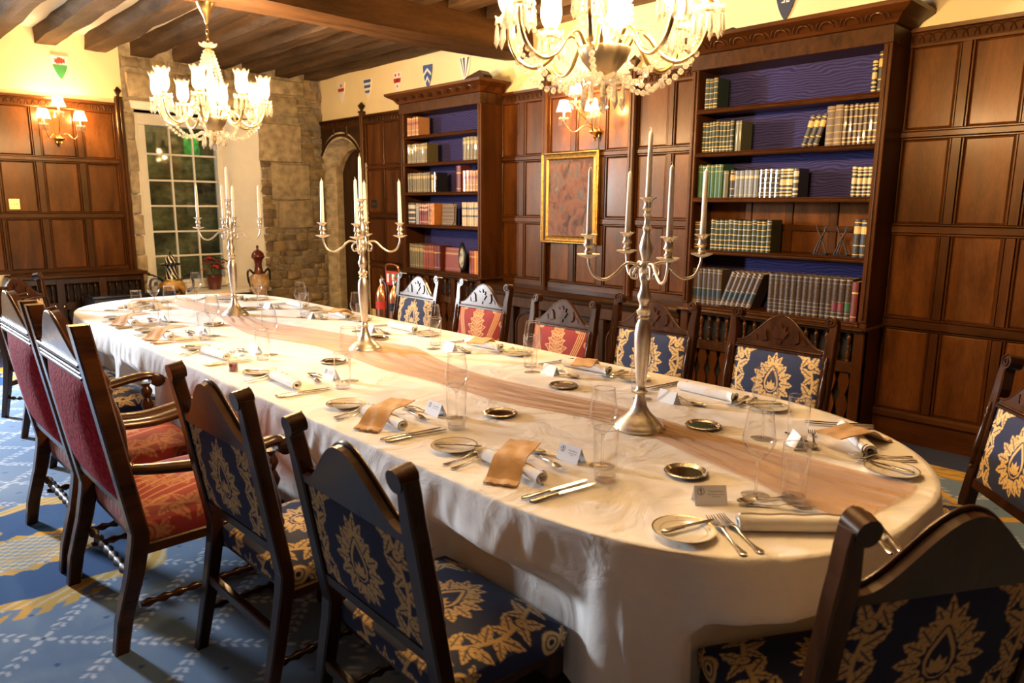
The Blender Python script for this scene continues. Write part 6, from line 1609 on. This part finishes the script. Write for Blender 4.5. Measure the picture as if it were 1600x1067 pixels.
    MB().prism([(-W_+.025, .07), (W_-.025, .07), (W_-.025, .105), (-W_+.025, .105)], -.020, .018, lambda x, h, d: bk(x, h, d)).build('back_rail', wd, t)
    link('back_upholstery', back_panel('armchair_back', bk, W_-.034, .10, .585, damask_red, CRIM, GOLDT, rear=True, bulge=.04, rearcol=np.array([.27, .030, .030])), t)
    rear = t.children[-1]
    m = MB(); P = []
    for i in range(25):
        h = .098+.49*i/24; P.append([bk((W_-.036)*(k/16-1), h, -.016-.040*(1-(k/16-1)**4)*(1-((i-12)/12)**4)) for k in range(33)])
    m.grid(P); m.build('rear_velvet', MATS['velvet_red'], t, True, 180)
    link('seat_cushion', seat_mesh('armchair_seat', .335, .305, -.23, .305, .375, .465, brocade_seat, CRIM*1.05, GOLDT, dome=.04, n=150), t)
    MB().cbox(-.325, .325, -.22, .30, .335, .378, .006).build('seat_rail', wd, t)
    MB().lathe(turned(.60, .022), 12, (-.30, .275, .12), axis='x').build('front_stretcher', wd, t, True, 50)
    MB().lathe(turned(.62, .020), 12, (-.31, -.25, .22), axis='x').build('rear_stretcher', MATS['oak_carved'], t, True, 50)
    return t
cb = side_chair('dining_chair', True); cr_ = side_chair('dining_chair', False); ac = armchair()
def seat_at(p, used, x, y, rz, label, group, sc=None):
    if not used:
        p.location = (x, y, 0); p.rotation_euler = (0, 0, rz); p['label'] = label; p['group'] = group
        if sc: p.scale = sc
        used.append(1); return p
    return dup(p, (x, y, 0), rz, label, group, sc or (1, 1, 1))
ub, ur, ua = [], [], []
GB = 'blue damask side chairs'
seat_at(cb, ub, -1.52, 1.19, -.03, 'blue damask chair in front with its back to the camera, nearest the near table edge', GB, (1.06, 1, .985))
seat_at(cb, ub, -2.27, 1.14, .02, 'blue damask chair between the foreground chair and the red armchairs', GB, (1.0, 1, 1.02))
seat_at(cb, ub, -4.75, 1.17, 0, 'blue damask chair just beyond the two red armchairs', GB)
seat_at(cb, ub, -5.55, 1.17, .03, 'second blue damask chair beyond the red armchairs', GB)
seat_at(cb, ub, -6.42, 1.25, -.85, 'blue damask chair turned at the far left corner of the table', GB)
seat_at(cb, ub, -.60, 1.70, 1.05, 'blurred blue damask chair at the bottom right corner', GB)
seat_at(cb, ub, -.70, 2.86, 2.29, 'blue damask chair cut off by the right edge of the picture', GB)
seat_at(cb, ub, -1.70, 3.25, PI, 'blue damask chair across the table under the brown encyclopaedias', GB, (1, 1, 1.02))
seat_at(cb, ub, -2.48, 3.24, PI+.02, 'blue damask chair behind the nearest candelabrum', GB, (1.03, 1, 1.02))
seat_at(cb, ub, -4.78, 3.20, PI-.02, 'blue damask chair beside the fire extinguishers', GB)
GR = 'red damask side chairs'
seat_at(cr_, ur, -3.13, 3.15, PI, 'red damask chair across the table, the right one of two', GR, (1, 1, .97))
seat_at(cr_, ur, -3.98, 3.21, PI+.01, 'red damask chair across the table, the left one of two', GR)
GA = 'red velvet armchairs'
seat_at(ac, ua, -3.02, .945, 0, 'red velvet armchair nearest the camera on the left', GA)
seat_at(ac, ua, -3.84, .945, .01, 'red velvet armchair behind the first at the left edge', GA)
# ================================================================== CHANDELIERS
def tulip_shade():
    m = MB(); P = []; n = 48
    for r_, h in ((.018, 0), (.030, .012), (.041, .035), (.045, .06), (.043, .09), (.041, .115), (.046, .14), (.056, .16)):
        row = []
        for k in range(n+1):
            a = 2*PI*k/n; e = smooth(.10, .16, np.array(h)).item(); row.append((r_*(1+.05*e*math.cos(8*a))*math.cos(a), r_*(1+.05*e*math.cos(8*a))*math.sin(a), h+.010*e*math.cos(8*a)))
        P.append(row)
    m.grid(P); return m.mesh('glass_shade', MATS['lamp_glass'], True)
SHD = tulip_shade()
m = MB(); m.sphere((0, 0, .062), .016, 10, 8, (1, 1, 1.9)); CBULB = m.mesh('bulb', MATS['bulb'], True)
CUP = MB().lathe([(.008, -.02), (.016, -.014), (.010, -.004), (.020, .004), (.021, .016), (.014, .02)], 16).mesh('lamp_cup', MATS['brass'], True, 50)
DISH = scallop_dish(.055, .018).mesh('drip_dish', MATS['crystal'], True)
def bead_string(pts, r_):
    m = MB(); d = 0; P = [Vector(p) for p in pts]; step = r_*2.15; acc = 0; m.sphere(P[0], r_, 6, 4)
    for a, c in zip(P[:-1], P[1:]):
        L_ = (c-a).length; q = step-acc
        while q <= L_: m.sphere(a.lerp(c, q/L_), r_, 6, 4, (1, 1, 1)); q += step
        acc = L_-(q-step)
    return m
def chandelier(label):
    t = thing('chandelier', label, 'chandelier', (0, 0, 0)); br = MATS['brass']
    # local z: 0 = bottom ball (world 2.0)
    MB().lathe([(.0001, 0), (.012, .004), (.021, .020), (.020, .034), (.008, .046), (.0001, .048)], 10).build('ball_drop', MATS['crystal'], t)
    MB().lathe([(.006, .048), (.010, .06), (.016, .07), (.010, .085), (.018, .10), (.03, .108), (.012, .115)], 14).build('bottom_finial', br, t, True, 50)
    scallop = scallop_dish(.085, .03, 32); scallop.xf(lambda x, y, z: (x, y, z+.10)); scallop.build('bottom_dish', MATS['crystal'], t, True)
    for k in range(10):
        a = 2*PI*k/10; link('prism', PRISM_L if k % 2 else PRISM, t, (.078*math.cos(a), .078*math.sin(a), .125))
    MB().lathe([(.02, .13), (.045, .145), (.085, .19), (.10, .225), (.098, .235), (.06, .24), (.03, .25)], 28).build('bowl', MATS['old_brass'], t, True, 50)
    MB().lathe([(.03, .25), (.022, .30), (.034, .34), (.02, .38), (.026, .42), (.045, .47), (.03, .52), (.018, .56), (.03, .60), (.05, .63), (.02, .66), (.014, .69), (.03, .705), (.014, .72), (.012, .74)], 16).build('column', MATS['crystal'], t, True, 60)
    MB().lathe([(.008, .68), (.022, .70), (.026, .715), (.010, .73), (.008, .76)], 14).build('collar', br, t, True, 50)
    s2 = scallop_dish(.065, .022, 32); s2.xf(lambda x, y, z: (x, y, z+.735)); s2.build('crown_dish', MATS['crystal'], t, True)
    for k in range(4):
        z = .775+.034*k; m = MB(); a = k % 2
        pts = [((.010*math.cos(q) if a else 0), (0 if a else .010*math.cos(q)), z+.024*math.sin(q)) for q in [2*PI*i/14 for i in range(15)]]
        m.tube(pts, .0028, 5, False); m.build('chain_link', br, t, True, 80)
    MB().lathe([(.006, .89), (.012, .90), (.016, .93), (.045, .985), (.062, 1.02), (.066, 1.04), (.03, 1.046)], 20).build('canopy', br, t, True, 50)
    NA = 8; R_ = .375
    for k in range(NA):
        a = 2*PI*k/NA+.2; M3 = Matrix.Rotation(a, 3, 'Z')
        pth = spline([(.085, 0, .232), (.12, 0, .285), (.165, 0, .265), (.215, 0, .200), (.275, 0, .175), (.335, 0, .205), (.368, 0, .265), (R_, 0, .335)], 6)
        arm = MB().tube([M3 @ p for p in pth], .0085, 8).build('arm', MATS['brass'], t, True, 80)
        p = M3 @ Vector((R_, 0, .345))
        link('drip_dish', DISH, arm, p[:]); link('lamp_cup', CUP, arm, (p.x, p.y, p.z+.02)); link('glass_shade', SHD, arm, (p.x, p.y, p.z+.030)); link('bulb', CBULB, arm, (p.x, p.y, p.z+.030))
        for q in range(9):
            b_ = 2*PI*q/9+a; link('prism', PRISM, arm, (p.x+.052*math.cos(b_), p.y+.052*math.sin(b_), p.z+.010))
        # swag of crystal beads from each arm to the bottom dish, and from crown to arm base
        sw = [M3 @ Vector((lerp(.34, .085, i/14), 0, lerp(.20, .13, i/14)-.075*math.sin(PI*i/14))) for i in range(15)]
        o = bead_string(sw, .0125).build('bead_swag', MATS['crystal'], t); o['kind'] = 'stuff'
        M4 = Matrix.Rotation(a+PI/NA, 3, 'Z')
        sw = [M4 @ Vector((.03+.075*math.sin(PI*.5*i/14)**.8, 0, lerp(.70, .25, i/14))) for i in range(15)]
        o = bead_string(sw, .0115).build('bead_strand', MATS['crystal'], t); o['kind'] = 'stuff'
        e = M3 @ Vector((R_-.02, 0, .30)); f_ = Matrix.Rotation(a+2*PI/NA, 3, 'Z') @ Vector((R_-.02, 0, .30))
        sw = [e.lerp(f_, i/12)+Vector((0, 0, -.10*math.sin(PI*i/12))) for i in range(13)]
        o = bead_string(sw, .010).build('bead_garland', MATS['crystal'], t); o['kind'] = 'stuff'
    return t
ch = chandelier('eight-light crystal chandelier hanging from the ceiling beam above the far table end')
ch.location = (-5.62, 2.25, 2.0); ch['group'] = 'crystal chandeliers'
dup(ch, (-1.86, 2.25, 1.955), .35, 'crystal chandelier cut off at the top above the near table end', 'crystal chandeliers')
m = MB(); m.tube([(-1.86, 2.25, 2.995), (-1.86, 2.25, 3.45)], .008, 8)
tag(m.build('suspension_rod', MATS['brass']), 'brass rod carrying the near chandelier from the ceiling', 'rod')
